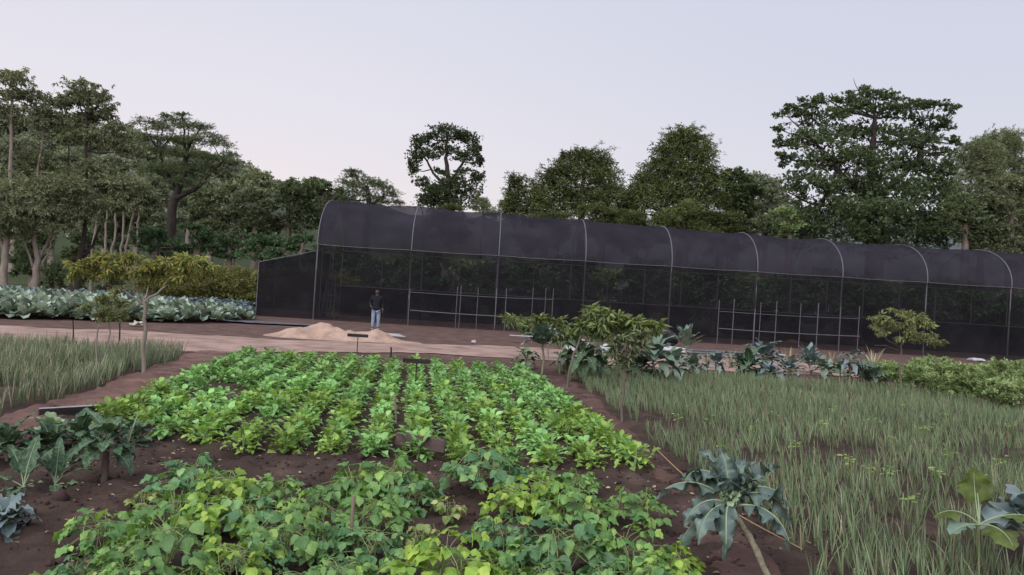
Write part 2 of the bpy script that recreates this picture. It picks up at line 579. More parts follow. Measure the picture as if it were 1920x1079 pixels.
def end_net(u, name):
    kk = np.linspace(0, 1, 33); v, z = arch(u, kk)
    q = np.linspace(0, 1, 12)[None, :]
    mb = MB(); mb.grid(gh(u, np.repeat(v[:, None], 12, 1), .02 + (z[:, None] - .02) * q)); return hpart(mb, name, M['net'])


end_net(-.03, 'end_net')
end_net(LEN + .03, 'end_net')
for u in hx:
    kk = np.linspace(0, 1, 33); v, z = arch(u, kk)
    mb = MB(); mb.tube(gh(u, GW / 2 + (v - GW / 2) * 1.006, z + .006), .027, 8); hpart(mb, 'hoop', M['pipe_pale'])
    for vv, nm in ((0.05, 'front_post'), (GW - .05, 'rear_post')):
        mb = MB(); mb.tube(gh([u, u], [vv, vv], [0, EAVE]), .04, 8); hpart(mb, nm, M['pipe'])
    mb = MB(); mb.tube(gh([u, u, u], [0, GW / 2, GW], [EAVE - .03, EAVE - .10, EAVE - .03]), .022, 6); hpart(mb, 'tie_bar', M['pipe'])
for a, b in zip(hx[:-1], hx[1:]):
    mid = (a + b) / 2
    mb = MB(); mb.tube(gh([mid, mid], [GW - .06] * 2, [0, EAVE]), .025, 6); hpart(mb, 'rear_post', M['pipe'])
uu = np.linspace(0, LEN, 90)
mb = MB(); mb.tube(gh(uu, -.03, EAVE - .03 * np.abs(np.sin(uu * PI / BAY))), .015, 6); hpart(mb, 'eave_rail', M['pipe'])
mb = MB(); mb.tube(gh(uu, GW, EAVE), .028, 6); hpart(mb, 'eave_rail', M['pipe'])
mb = MB(); mb.tube(gh(uu, GW - .17, 1.74), .028, 6); hpart(mb, 'skirt_rail', M['pipe_pale'])
for vv in (1.1, 4.0):
    mb = MB(); mb.tube(gh([.04, .04], [vv, vv], [0, EAVE + 1.2]), .032, 6); hpart(mb, 'door_post', M['pipe'])
mb = MB(); mb.tube(gh([.04, .04], [0, GW], [EAVE, EAVE]), .032, 6); hpart(mb, 'end_rail', M['pipe'])

# low net porch at its left end
XL = PD(477, 560, 40.0)[0]
pb = np.array([XL, A0[1] + .25, 0]); WX = A0[0] - .06 - XL; DP = 3.0
porch = thing('net_porch', 'low lean-to porch of black shade net against the left end of the net house', 'net porch', pb)
zL, zR = 2.72, 3.48


def ppart(mb, name, mt):
    return mb.build(name, mt, porch)


q = np.linspace(0, 1, 12)
Q, Zq = np.meshgrid(q, np.linspace(0, 1, 8), indexing='ij')
top = zL + (zR - zL) * q
sg = .06 * np.sin(PI * q)
for y0, nm in ((0, 'front_net'), (DP, 'rear_net')):
    mb = MB(); mb.grid(np.stack([Q * WX, np.full_like(Q, y0) + .05 * np.sin(PI * Q) * np.sin(PI * Zq), .02 + ((top - sg)[:, None] - .02) * Zq], -1)); ppart(mb, nm, M['net_porch'])
Q2, D2 = np.meshgrid(q, np.linspace(0, 1, 8), indexing='ij')
mb = MB(); mb.grid(np.stack([Q2 * WX, D2 * DP, (top - sg)[:, None] + 0 * D2 - .05 * np.sin(PI * D2)], -1)); ppart(mb, 'roof_net', M['net_roof'])
mb = MB(); mb.grid(np.stack([0 * Q, Q * DP, .02 + (zL - .02) * Zq], -1)); ppart(mb, 'side_net', M['net_porch'])
for x_, y_, z_h in ((0, 0, zL), (0, DP, zL), (WX - .02, 0, zR), (WX - .02, DP, zR)):
    mb = MB(); mb.tube([[x_, y_, 0], [x_, y_, z_h]], .022, 6); ppart(mb, 'post', M['pipe'])
for y_ in (0, DP):
    mb = MB(); mb.tube([[0, y_, zL], [WX, y_, zR]], .018, 6); ppart(mb, 'roof_rail', M['pipe'])

heap(1478, 641, 2.6, .75, 2.0, 'smaller brown soil heap left of the other heap behind the net')
heap(1552, 644, 3.4, .95, 2.2, 'larger brown soil heap right of the other heap behind the net')

# pale pipe trellis frames standing before the front net
def trellis(x_list, rails, dY, label):
    """x_list: (photo px, top py, radius); rails: py at the first and last post"""
    a = A0 - ey * dY
    base = PD(x_list[0][0], 640, a[1]); base[2] = 0
    root = thing('pipe_trellis', label, 'pipe trellis', base)
    def at(px, py):
        Y = a[1] + .02 * 0
        for _ in range(3):
            p_ = PD(px, py, Y); Y = a[1] + (p_[0] - A0[0]) * math.tan(YAW)
        return PD(px, py, Y)
    for px, py, r in x_list:
        p_ = at(px, py); b_ = p_.copy(); b_[2] = 0
        mb = MB(); mb.tube(np.array([b_, p_]) - base, r * .68, 6); mb.build('post', M['pipe'], root)
    for (pa, ya), (pb_, yb), r in rails:
        pts = [at(pa + (pb_ - pa) * k, ya + (yb - ya) * k) + np.array([0, -.045, -.04 * math.sin(PI * k)]) for k in np.linspace(0, 1, 9)]
        mb = MB(); mb.tube(np.array(pts) - base, r * .68, 6); mb.build('rail', M['pipe_pale'], root)
    return root


trellis([(1349, 563, .026), (1377, 561, .03), (1427, 567, .024), (1457, 565, .03), (1502, 569, .028), (1535, 569, .034), (1577, 574, .026), (1612, 574, .028)],
        [((1349, 584), (1612, 598), .018), ((1347, 616), (1612, 631), .03)], 1.0,
        'grid of pale upright pipes on two rails before the net, right of the kale')
trellis([(769, 541, .03), (858, 538, .024), (865, 536, .024), (897, 540, .022), (950, 541, .028), (1000, 540, .022), (1024, 541, .022), (1038, 541, .024)],
        [((769, 548), (1038, 562), .018), ((769, 582), (1000, 596), .032)], .9,
        'grid of pale upright pipes and rails before the net, right of the person')

# step ladder
def ladder(px, py, label):
    b = P(px, py)
    root = thing('step_ladder', label, 'step ladder', b)
    tops = []
    for s_ in (-1, 1):
        for f in (-1, 1):
            mb = MB(); mb.tube([[s_ * .36, f * .42, 0], [s_ * .2, f * .04, 2.1]], .028, 6)
            mb.build('rail', M['pipe'], root)
    for k in range(1, 7):
        z = k * .3; q_ = z / 2.1
        mb = MB(); mb.box([0, -(.42 - .38 * q_), z], [2 * (.36 - .16 * q_), .07, .03]); mb.build('step', M['pipe'], root)
    mb = MB(); mb.box([0, 0, 2.11], [.44, .16, .03]); mb.build('top_cap', M['pipe'], root)


ladder(617, 597, 'pale step ladder standing inside the left end of the net house')

# ------------------------------------------------------------------ boards, planks, stakes
def plank(name, a, b, hgt, thick, mt, label, cat='plank', zlift=0.0, flat=False, group=None):
    a = np.asarray(a, float); b = np.asarray(b, float)
    L = np.linalg.norm((b - a)[:2]); c = (a + b) / 2
    c[2] = float(H(c[0], c[1])) + zlift
    mb = MB()
    if flat: mb.box([0, 0, thick / 2], [L, hgt, thick], bev=.008)
    else: mb.box([0, 0, hgt / 2], [L, thick, hgt], bev=.008)
    o = mb.build(name, mt, loc=c, smooth_=False)
    o.rotation_euler = (0, 0, math.atan2(b[1] - a[1], b[0] - a[0]))
    return tag(o, label, cat, group)


plank('plank', P(741, 858), P(832, 874), .15, .035, M['wood'], 'brown weathered plank on edge at the front of the leafy green bed', zlift=.12)
pl = plank('plank', P(72, 783), P(182, 776), .11, .04, M['wood_dark'], 'dark plank on edge with a pale top beside the left dirt strip', zlift=.02)
mb = MB(); mb.box([0, 0, .116], [np.linalg.norm(P(182, 776) - P(72, 783)) - .01, .046, .012], bev=.004); mb.build('top_edge', M['wood_grey'], pl, False)


def tboard(px, pyb, ztop, wid, label):
    b = P(px, pyb); b[2] = float(H(b[0], b[1]))
    root = thing('marker_board', label, 'marker board', b)
    mb = MB(); mb.tube([[0, 0, -.1], [0, 0, ztop - .05]], .013, 6); mb.build('post', M['wood_dark'], root)
    mb = MB(); mb.box([0, -.035, ztop], [wid, .03, .085], rotz=.04, bev=.006); mb.build('board', M['wood_dark'], root, False)


tboard(778, 735, .56, .52, 'dark T-shaped marker board on a post among the leafy greens')
tboard(669, 668, .56, .56, 'dark T-shaped marker board on a thin post before the sand heap')


def stake(px, pyb, top_py, r, label, lean=0.0, mt='stake', group=None, dark=False):
    b = P(px, pyb); z0 = float(H(b[0], b[1]))
    tp = PD(px + lean, top_py, b[1])
    mb = MB(); n_ = 6
    k = np.linspace(0, 1, n_)
    pts = np.stack([(tp[0] - b[0]) * k + .01 * np.sin(k * 5 + px), 0 * k, -.1 + (tp[2] - z0 + .1) * k], 1)
    mb.tube(pts, np.linspace(r, r * .7, n_), 7, wob=.08)
    return tag(mb.build('stake', M[mt], loc=(b[0], b[1], z0)), label, 'stake', group)


stake(662, 1052, 930, .017, 'tall grey stick among the bean plants near the front')
stake(601, 1062, 1003, .015, 'short grey stick among the bean plants, left of the tall one', 4)
stake(742, 800, 738, .018, 'thin brown stick in the leafy green rows below the marker board')
stake(733, 672, 651, .03, 'short dark stub at the back edge of the leafy green bed', mt='wood_dark')
stake(137, 650, 600, .02, 'dark thin stake at the back of the left onion bed, nearest the photo edge', mt='wood_dark')
stake(224, 655, 606, .022, 'dark thin stake between the small sapling and the yellow tree', mt='wood_dark')
stake(1796, 742, 712, .02, 'thin pale stick among the light green bushes', mt='stake')
stake(1436, 800, 755, .014, 'short brown stick in the right onion bed, left of its twin', mt='stake')
stake(1463, 806, 768, .014, 'short brown stick in the right onion bed, right of its twin', mt='stake')
stake(985, 700, 672, .018, 'thin pale stick under the small dark kale by the path', mt='stake')
stake(1810, 790, 768, .014, 'short pale stick at the back of the right onion bed', mt='stake')

# dark sheet on the ground before the porch
m_tarp = mat('dark_sheet', (.10, .095, .115), (.06, .056, .07), 2, .7, .2, .4, 6)
a, b = P(440, 605), P(585, 612)
u, v = np.meshgrid(np.linspace(0, 1, 40), np.linspace(-.5, .5, 16), indexing='ij')
mb = MB(); mb.grid(np.stack([u * 4.3 - 2.15, v * (1.6 + .4 * np.sin(u * 7)), .05 + .05 * (fbm(u * 6, v * 3, 1, 3) + .4)], -1).transpose(1, 0, 2))
o = mb.build('ground_sheet', m_tarp, loc=((a + b) / 2)); o.rotation_euler = (0, 0, .05)
tag(o, 'dark grey sheet lying on the ground in front of the net porch', 'sheet')

# boards beside the person
for k in range(3):
    a = P(706 + 8 * k, 627 + 2.5 * k); b = P(750 + 5 * k, 630 + 2.5 * k)
    plank('board', a, b, .17, .03, M['wood_grey'], ['pale grey board on the ground by the person, farthest of three', 'pale grey board on the ground by the person, middle of three', 'pale grey board on the ground by the person, nearest of three'][k], 'board', .03 + .01 * k, True, 'boards beside the person')
# board stacks right of the path
plank('board', P(955, 642), P(1010, 645), .2, .04, M['wood_grey'], 'pale plank on the ground before the pipe frame by the yellow-green tree', 'board', .25, True)

# pipes on the ground
for k in range(6):
    a = P(1280 + 6 * k, 661 + 2.6 * k); b = P(1400 + 3 * k, 667 + 2.6 * k)
    a[2] = .08 + (.07 if k % 2 else 0); b[2] = a[2]
    mb = MB(); mb.tube(np.array([a, b]) - a, .045, 8)
    o = mb.build('steel_pipe', M['pipe_pale'] if k % 2 else M['pipe'], loc=a)
    tag(o, 'pale steel pipe lying in the pile by the path behind the kale', 'pipe', 'pipes lying by the path')
for k in range(2):
    plank('board', P(1400 + 20 * k, 664 + 5 * k), P(1452 + 20 * k, 667 + 5 * k), .2, .05, M['wood_grey'], ['pale board lying right of the pipe pile, farther one', 'pale board lying right of the pipe pile, nearer one'][k], 'board', .1, True, 'boards by the pipe pile')

# sacks and sheets
m_sack = mat('white_sack', (.40, .40, .43), (.26, .26, .29), 3, .7, .3, .5, 9)
m_sheet = mat('grey_block', (.38, .37, .39), (.26, .25, .27), 4, .8, .2, .5, 12)
m_black = mat('black_plastic', (.018, .018, .022), (.010, .010, .012), 3, .45, .4, .5, 9)


def lump(name, c, size, mt, label, cat, seed, group=None, rz=0.0):
    u, v = np.meshgrid(np.linspace(0, 2 * PI, 25)[:-1], np.linspace(-PI / 2, PI / 2, 14), indexing='ij')
    e = lambda q, p_: np.sign(q) * np.abs(q) ** p_
    x = e(np.cos(v), .6) * e(np.cos(u), .7); y = e(np.cos(v), .6) * e(np.sin(u), .7); z = e(np.sin(v), .7)
    n_ = 1 + .8 * fbm(np.cos(u) * 2 + seed * 9, np.sin(u) * 2 + v * 1.5, 1.1, 3)
    A = np.stack([x * size[0] / 2 * n_, y * size[1] / 2 * n_, z * size[2] / 2 * n_ + size[2] * .45], -1)
    mb = MB(); mb.grid(A.transpose(1, 0, 2), closed=True)
    o = mb.build(name, mt, loc=c); o.rotation_euler = (0, 0, rz)
    return tag(o, label, cat, group)


lump('sack', P(1070, 660), (.45, .35, .28), m_sack, 'white sack by the path behind the kale, leftmost of three', 'sack', 1, 'white sacks by the path')
lump('sack', P(1092, 657), (.5, .4, .38), m_sack, 'white sack by the path behind the kale, middle of three', 'sack', 2, 'white sacks by the path')
lump('sack', P(1142, 664), (.55, .4, .32), m_sack, 'white sack by the path under the dark tree, rightmost of three', 'sack', 3, 'white sacks by the path', .3)
lump('plastic_sheet', P(1262, 662), (1.2, .7, .22), m_sack, 'crumpled white plastic sheet lying by the path behind the kale', 'plastic sheet', 4, None, -.4)
lump('plastic_bundle', P(1226, 652), (1.7, .9, .9), m_black, 'black plastic bundle lying before the net behind the dark tree', 'plastic bundle', 5)
plank('board', P(1227, 640), P(1245, 655), .14, .04, M['wood_grey'], 'pale board leaning on the black plastic bundle', 'board', .75, True)
lump('block', P(1830, 678), (.8, .4, .16), m_sheet, 'low pale block lying at the foot of the net on the right', 'block', 6)
lump('stone', P(888, 645), (.2, .18, .13), m_sheet, 'small pale stone on the earth before the net', 'stone', 7)

# string behind the big kale
a, b = P(1224, 868), P(1500, 1085)
k = np.linspace(0, 1, 40)
pts = np.stack([a[0] + (b[0] - a[0]) * k, a[1] + (b[1] - a[1]) * k, .20 - .10 * np.sin(PI * k) + .02 * k], 1)
mb = MB(); mb.tube(pts - pts[0], .0065, 5)
tag(mb.build('string', mat('tan_twine', (.32, .22, .12), (.22, .15, .08), 30), loc=pts[0]), 'tan twine stretched along the bed edge behind the big drooping kale', 'string')

# ------------------------------------------------------------------ person
def skin(name, verts, edges, radii, mt, parent, sub=2):
    me = bpy.data.meshes.new(name); me.from_pydata([tuple(v) for v in verts], edges, [])
    o = link(name, me, parent)
    md = o.modifiers.new('Skin', 'SKIN'); md.use_smooth_shade = True
    if not me.skin_vertices: me.skin_vertices.new()
    sv = me.skin_vertices[0].data
    for i, r in enumerate(radii):
        sv[i].radius = (r, r) if not isinstance(r, tuple) else r
        sv[i].use_root = (i == 0)
    sb = o.modifiers.new('Subdivision', 'SUBSURF'); sb.levels = sub; sb.render_levels = sub
    me.materials.append(mt)
    return o


class Sk:
    def __init__(s): s.v = []; s.e = []; s.r = []
    def add(s, p, r, par=None):
        s.v.append(p); s.r.append(r)
        i = len(s.v) - 1
        if par is not None: s.e.append((par, i))
        return i
    def chain(s, par, *pr):
        for p, r in pr: par = s.add(p, r, par)
        return par


pp = P(703, 622)
per = thing('person', 'person in dark jacket and pale blue jeans standing before the net house', 'person', (pp[0], pp[1], .05), rad(8))
m_skin = mat('dark_skin', (.075, .040, .028), (.055, .03, .021), 4, .5, .3)
m_jacket = mat('dark_jacket', (.016, .015, .02), (.009, .009, .012), 6, .85, .1, .4, 30)
m_jeans = mat('pale_jeans', (.17, .205, .28), (.11, .135, .20), 5, .9, .1, .3, 40, c3=(.26, .29, .36))
m_shoe = mat('dusty_shoes', (.20, .17, .17), (.12, .1, .1), 8, .8, .2)
m_hair = mat('black_hair', (.008, .007, .007), (.005, .005, .005), 60, .9, .1)
s = Sk()
pel = s.add((0, 0, .93), (.15, .11))
ch = s.chain(pel, ((0, .01, 1.10), (.14, .10)), ((0, .01, 1.30), (.17, .11)))
nb = s.chain(ch, ((0, .01, 1.43), (.09, .07)), ((0, -.005, 1.49), .055))
hd = s.chain(nb, ((0, -.02, 1.555), (.062, .072)), ((0, -.022, 1.62), (.072, .088)), ((0, -.005, 1.69), (.055, .068)))
for sx in (1, -1):
    kn = s.chain(pel, ((sx * .095, 0, .84), .085), ((sx * .105, -.015, .50), .058), ((sx * .11, .03, .11), .042), ((sx * .115, .0, .05), .036), ((sx * .13, -.13, .035), .032))
    if sx > 0: arm = [((.185, .015, 1.40), .055), ((.235, .03, 1.13), .043), ((.265, -.05, .90), .03), ((.268, -.07, .83), (.022, .034))]
    else: arm = [((-.185, .015, 1.40), .055), ((-.265, .06, 1.15), .043), ((-.225, -.10, .99), .03), ((-.19, -.15, .955), (.022, .034))]
    hand = s.chain(ch, *arm)
    base = np.array(arm[-1][0]); d = norm(np.array(arm[-1][0]) - np.array(arm[-2][0]))
    side = np.array([0, 1.0, 0]) - d * d[1]; side = side / np.linalg.norm(side)
    for q, ln in zip((-.026, -.009, .009, .025), (.072, .082, .076, .06)):
        s.chain(hand, (tuple(base + d * .035 + side * q), .0105), (tuple(base + d * (.035 + ln * .5) + side * q * 1.1), .0095), (tuple(base + d * (.03 + ln) + side * q * 1.1 + np.array([-sx * .018, 0, 0])), .0075))
    s.chain(hand, (tuple(base + d * .0 - side * .035 + np.array([-sx * .01, 0, 0])), .011), (tuple(base + d * .03 - side * .052 + np.array([-sx * .015, 0, 0])), .009))
body = skin('body', s.v, s.e, s.r, m_skin, per)
mb = MB()
mb.tube([(0, -.092, 1.625), (0, -.112, 1.60), (0, -.118, 1.585), (0, -.095, 1.575)], [.008, .012, .016, .01], 8); mb.build('nose', m_skin, body)
for sx in (1, -1):
    mb = MB(); mb.tube([(sx * .03 - .009, -.094, 1.628), (sx * .03, -.098, 1.628), (sx * .03 + .009, -.094, 1.628)], [.004, .009, .004], 8)
    mb.build('eye', mat('eye_white', (.5, .48, .45), (.2, .18, .16), 60, .3), body)
    mb = MB(); mb.tube([(sx * .07, .0, 1.59), (sx * .084, .008, 1.615), (sx * .072, .005, 1.645)], [.008, .016, .01], 8); mb.build('ear', m_skin, body)
mb = MB(); mb.tube([(-.028, -.088, 1.552), (0, -.098, 1.55), (.028, -.088, 1.552)], [.004, .009, .004], 8); mb.build('mouth', mat('lips', (.10, .04, .035), None, 4, .5), body)
u, v = np.meshgrid(np.linspace(0, 2 * PI, 21)[:-1], np.linspace(.18, PI / 2, 8), indexing='ij')
mb = MB(); mb.grid(np.stack([.080 * np.cos(v) * np.cos(u), .004 + .094 * np.cos(v) * np.sin(u), 1.63 + .096 * np.sin(v) + .02 * np.sin(u) * np.cos(v) * -1], -1).transpose(1, 0, 2), closed=True)
mb.build('hair', m_hair, body)
s = Sk()
r0 = s.add((0, 0, .79), (.185, .145)); r0 = s.chain(r0, ((0, 0, .95), (.18, .14)))
c1 = s.chain(r0, ((0, .01, 1.10), (.17, .125)), ((0, .01, 1.30), (.195, .135)))
s.chain(c1, ((0, .012, 1.42), (.125, .10)), ((0, .005, 1.475), .075))
s.chain(c1, ((.19, .015, 1.395), .074), ((.24, .03, 1.13), .062), ((.265, -.045, .925), .05))
s.chain(c1, ((-.19, .015, 1.395), .074), ((-.268, .06, 1.15), .062), ((-.232, -.085, 1.01), .05))
skin('jacket', s.v, s.e, s.r, m_jacket, per)
s = Sk()
r0 = s.add((0, 0, .92), (.162, .122))
for sx in (1, -1):
    s.chain(r0, ((sx * .098, 0, .82), .105), ((sx * .107, -.015, .50), .078), ((sx * .113, .025, .10), .066))
skin('trousers', s.v, s.e, s.r, m_jeans, per)
for sx in (1, -1):
    mb = MB(); mb.tube([(sx * .113, .09, .04), (sx * .113, .03, .055), (sx * .118, -.06, .045), (sx * .13, -.15, .035), (sx * .132, -.185, .03)], [.03, .052, .05, .045, .02], 10); mb.build('shoe', m_shoe, per)
# ------------------------------------------------------------------ leaf templates
def rnd(a, b, n=None):
    return RNG.uniform(a, b, n)


def spray(k, ll, lw, tilt=0.35, droop=0.2, spread=1.0, jit=.25, two=True):
    """k small leaflets round a twig tip; local +Y forward, +Z up"""
    V, F = [], []
    for i in range(k):
        a = (2 * PI * i / k + rnd(-.4, .4)) * spread
        el = tilt + rnd(-.5, .5)
        d = np.array([math.sin(a) * math.cos(el), math.cos(a) * math.cos(el), math.sin(el)])
        sd_ = norm(np.cross(d, [0, 0, 1.0]) + rnd(-.5, .5, 3)); up_ = np.cross(sd_, d)
        L = ll * rnd(.7, 1.2); W = lw * rnd(.75, 1.2)
        o = rnd(-jit, jit, 3) * ll
        n0 = len(V)
        V += [o, o + d * L * .45 + sd_ * W / 2 + up_ * W * .12, o + d * L - up_ * L * droop, o + d * L * .45 - sd_ * W / 2 + up_ * W * .12]
        F += [[n0, n0 + 1, n0 + 2], [n0, n0 + 2, n0 + 3]]
    return np.array(V), np.array(F)


OV = lambda s: np.sin(PI * np.clip(s, 0, 1) ** .75) ** .8            # ovate
HEART = lambda s: np.where(s < .08, .55 * s / .08 + .2, (1 - ((s - .08) / .92)) ** .75 * (1.0 + .55 * s))


def leafT(nl, nw, L, W, prof=OV, pet=0.0, fold=.2, droop=.5, ruffle=0.0, freq=3, seed=0, petw=.05):
    """one leaf template along +Y, upper side +Z"""
    s_ = np.linspace(0, 1, nl); tt = np.linspace(-1, 1, nw)
    ang = -droop * s_ ** 1.4
    dy = np.cos(ang); dz = np.sin(ang)
    y = np.r_[0, np.cumsum((dy[1:] + dy[:-1]) / 2)] / (nl - 1) * L
    z = np.r_[0, np.cumsum((dz[1:] + dz[:-1]) / 2)] / (nl - 1) * L
    sp_ = np.clip((s_ - pet) / (1 - pet), 0, 1)
    wd = np.where(s_ < pet, petw, np.maximum(prof(sp_), petw * .4)) * W / 2
    wd[-1] = W * .01
    ph = seed * 1.7
    A = np.zeros((nl, nw, 3))
    for i in range(nl):
        nrm = np.array([0, -math.sin(ang[i]), math.cos(ang[i])])
        q = wd[i] * (fold * np.abs(tt) + ruffle * np.sin(freq * 2 * PI * s_[i] + ph + tt * 1.2) * tt ** 2)
        A[i] = np.array([0, y[i], z[i]]) + np.stack([tt * wd[i] * (1 - .1 * fold), 0 * tt, 0 * tt], 1) + q[:, None] * nrm
    idx = np.arange(nl * nw).reshape(nl, nw)
    F = np.stack([idx[:-1, :-1], idx[:-1, 1:], idx[1:, 1:], idx[1:, :-1]], -1).reshape(-1, 4)
    return A.reshape(-1, 3), F


# ------------------------------------------------------------------ crowns and trees
def crown(mb, blobs, templ, size, dens, px2m, cl=14, sig=.26, up=.45, flat=False, shell=.55, minpx=3.0, hang=0.0):
    """blobs: (centre xyz, radii xyz); leaf sprays in clumps over each blob's volume"""
    for c, r in blobs:
        c = np.asarray(c); r = np.asarray(r, float)
        if flat: cl, sig = 9, .36
        n = int(6.5 * dens * (r[0] * r[2]) / (size * size)) + 10
        k = max(5, int(n / cl))
        d = norm(RNG.standard_normal((k, 3)))
        if flat: d[:, 2] = np.abs(d[:, 2]) * 1.25 - .45
        else: d[:, 2] = np.where((d[:, 2] < -.3) & (RNG.random(k) < .5), -d[:, 2], d[:, 2])
        rr = shell + (1.05 - shell) * RNG.random(k) ** .7
        cc = d * rr[:, None]
        w_ = RNG.random(k) ** .8 + .25; w_ /= w_.sum()
        ci = RNG.choice(k, n, p=w_)
        g = RNG.standard_normal((n, 3)) * sig * np.array([1, 1, .7])
        p_ = cc[ci] + g
        f = norm(cc[ci] * np.array([1, 1, .7]) + g * 1.5 + np.array([0, 0, up]) + RNG.standard_normal((n, 3)) * .55)
        if hang: f = norm(f - np.array([0, 0, hang]))
        pos = c + p_ * r
        which = RNG.integers(0, len(templ), n)
        for j, T in enumerate(templ):
            q = which == j
            if q.any():
                mb.inst(T, pos[q], frames(f[q], roll=rnd(-1, 1, q.sum())), size * rnd(.65, 1.3, q.sum()))


def bend(a, b, n=7, amp=.1, upb=.15):
    a = np.asarray(a, float); b = np.asarray(b, float)
    k = np.linspace(0, 1, n)[:, None]
    L = np.linalg.norm(b - a)
    off = RNG.standard_normal(3) * amp * L; off[2] = abs(off[2]) * .4 - upb * L
    return a + (b - a) * k + off * np.sin(PI * k) * .6 + RNG.standard_normal((n, 3)) * .012 * L * np.sin(PI * k)


TS = {
    'broad': [spray(7, .62, .42, .3, .25) for _ in range(4)],
    'round': [spray(8, .5, .42, .3, .2) for _ in range(4)],
    'fine': [spray(10, .5, .17, .35, .2, jit=.5) for _ in range(4)],
    'droop': [spray(8, .95, .30, -.25, .45, jit=.15) for _ in range(4)],
    'vine': [spray(8, .7, .26, .2, .35, jit=.5) for _ in range(4)],
}

LM = {
    'dark': leafmat('dark_tree_leaves', [(.040, .060, .031), (.068, .094, .044), (.11, .142, .066)], .22, .5, .3, .35, .25),
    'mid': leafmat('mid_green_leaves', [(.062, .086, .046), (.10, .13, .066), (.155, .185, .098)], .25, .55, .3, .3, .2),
    'dull': leafmat('hazed_green_leaves', [(.12, .142, .098), (.168, .195, .132), (.23, .25, .172)], .25, .6, .22, .25, .12),  # paler, greyer leaf colour carries the distance haze
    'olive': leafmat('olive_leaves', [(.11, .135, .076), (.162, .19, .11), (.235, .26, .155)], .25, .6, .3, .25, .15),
    'umb': leafmat('umbrella_leaves', [(.11, .13, .075), (.16, .18, .105), (.235, .25, .15)], .25, .55, .3, .3, .3),
    'vine': leafmat('vine_leaves', [(.042, .060, .025), (.082, .106, .043), (.155, .178, .07)], .25, .55, .35, .3, .2),
    'shrub': leafmat('shrub_leaves', [(.042, .078, .038), (.072, .12, .058), (.11, .165, .08)], .25, .5, .3, .35, .3),
    'yellow': leafmat('yellowing_leaves', [(.12, .17, .06), (.18, .21, .075), (.27, .265, .09), (.37, .32, .11)], .35, .55, .25, .25, 1.2),
    'hedge': leafmat('hedge_leaves', [(.12, .135, .05), (.175, .185, .07), (.24, .235, .10)], .25, .6, .35, .2, .5),
    'cassava': leafmat('cassava_leaves', [(.075, .11, .05), (.125, .165, .07), (.22, .245, .095)], .3, .5, .3, .3, 1.2),
    'sapling': leafmat('sapling_leaves', [(.12, .145, .065), (.18, .20, .09), (.25, .26, .12)], .3, .55, .25, .25, 1.2),
    'bush': leafmat('bush_leaves', [(.12, .18, .07), (.20, .27, .115), (.30, .38, .18)], .3, .5, .3, .3, 1.2),
}

for k_ in LM:
    for n_ in LM[k_].node_tree.nodes:
        if n_.type == 'BSDF_PRINCIPLED':
            n_.inputs['Specular IOR Level'].default_value = .10; n_.inputs['Roughness'].default_value = .7


def tree(label, Y, trunks, blobs, lm, ts='broad', size=.5, dens=3.0, bark='bark', limbs=True, name='tree', cat='tree', group=None, zr=.8, limb_r=.05, limb_skip=0.0, ground_y=None, **kw):
    """trunks: lists of (px, py, radius m); first point of the first trunk is the foot. blobs: (px, py, rx, ry[, dy]) in photo pixels at depth Y"""
    s_ = Y / FPX
    foot = PD(trunks[0][0][0], trunks[0][0][1], Y); foot[2] = 0
    size = size * (.64 if Y > 40 else 1.0)
    root = thing(name, label, cat, foot, 0, group)
    mbt = MB(); ends = []
    for ti, tr in enumerate(trunks):
        pts = np.array([PD(q[0], q[1], Y + (rnd(-.4, .4) if ti else 0)) for q in tr])
        if ti == 0: pts[0][2] = -.15
        kk = np.linspace(0, 1, len(tr)); k2 = np.linspace(0, 1, max(9, len(tr) * 3))
        pp_ = np.stack([np.interp(k2, kk, pts[:, j]) for j in range(3)], 1)
        pp_[1:-1] += RNG.standard_normal((len(k2) - 2, 3)) * np.array([.05, .05, 0]) * s_ * 25
        rr = np.interp(k2, kk, [q[2] for q in tr])
        if ti == 0: rr = rr * (1 + .6 * np.exp(-k2 * 14))
        if lm == 'umb': rr = rr * .74
        if name == 'small_tree': rr = rr * (.6 if foot[1] > 16.5 else .72)
        mbt.tube(pp_ - foot, rr, 9, wob=.05)
        ends += [(pp_[j], rr[j]) for j in range(int(len(k2) * .45), len(k2))]
    bl = []
    for b in blobs:
        dy = b[4] if len(b) > 4 else rnd(-.5, .5) * b[2] * s_
        c = PD(b[0], b[1], Y + dy)
        bl.append((c - foot, (b[2] * s_, b[2] * s_ * zr, b[3] * s_)))
    if limbs:
        for c, r in bl:
            if RNG.random() < limb_skip: continue
            w_ = c + foot
            j = min(range(len(ends)), key=lambda j: np.linalg.norm(ends[j][0] - w_) + (3.0 if ends[j][0][2] > w_[2] + .2 else 0))
            a = ends[j][0] - foot
            L = np.linalg.norm(c - a)
            br = min(ends[j][1] * .7, limb_r + L * .012)
            mbt.tube(bend(a, c), np.linspace(br, br * .35, 7), 6, wob=.05)
            for _ in range(4):
                e = c + RNG.standard_normal(3) * np.array(r) * .6; e[2] = max(e[2], c[2] - r[2] * .3)
                mbt.tube(bend(c, e, 5, .1, 0), np.linspace(br * .35, br * .12, 5), 5)
    mbt.build('trunk', M[bark], root)
    mb = MB(); crown(mb, bl, TS[ts], size, dens, s_, **kw)
    mb.build('crown', LM[lm], root)
    return root


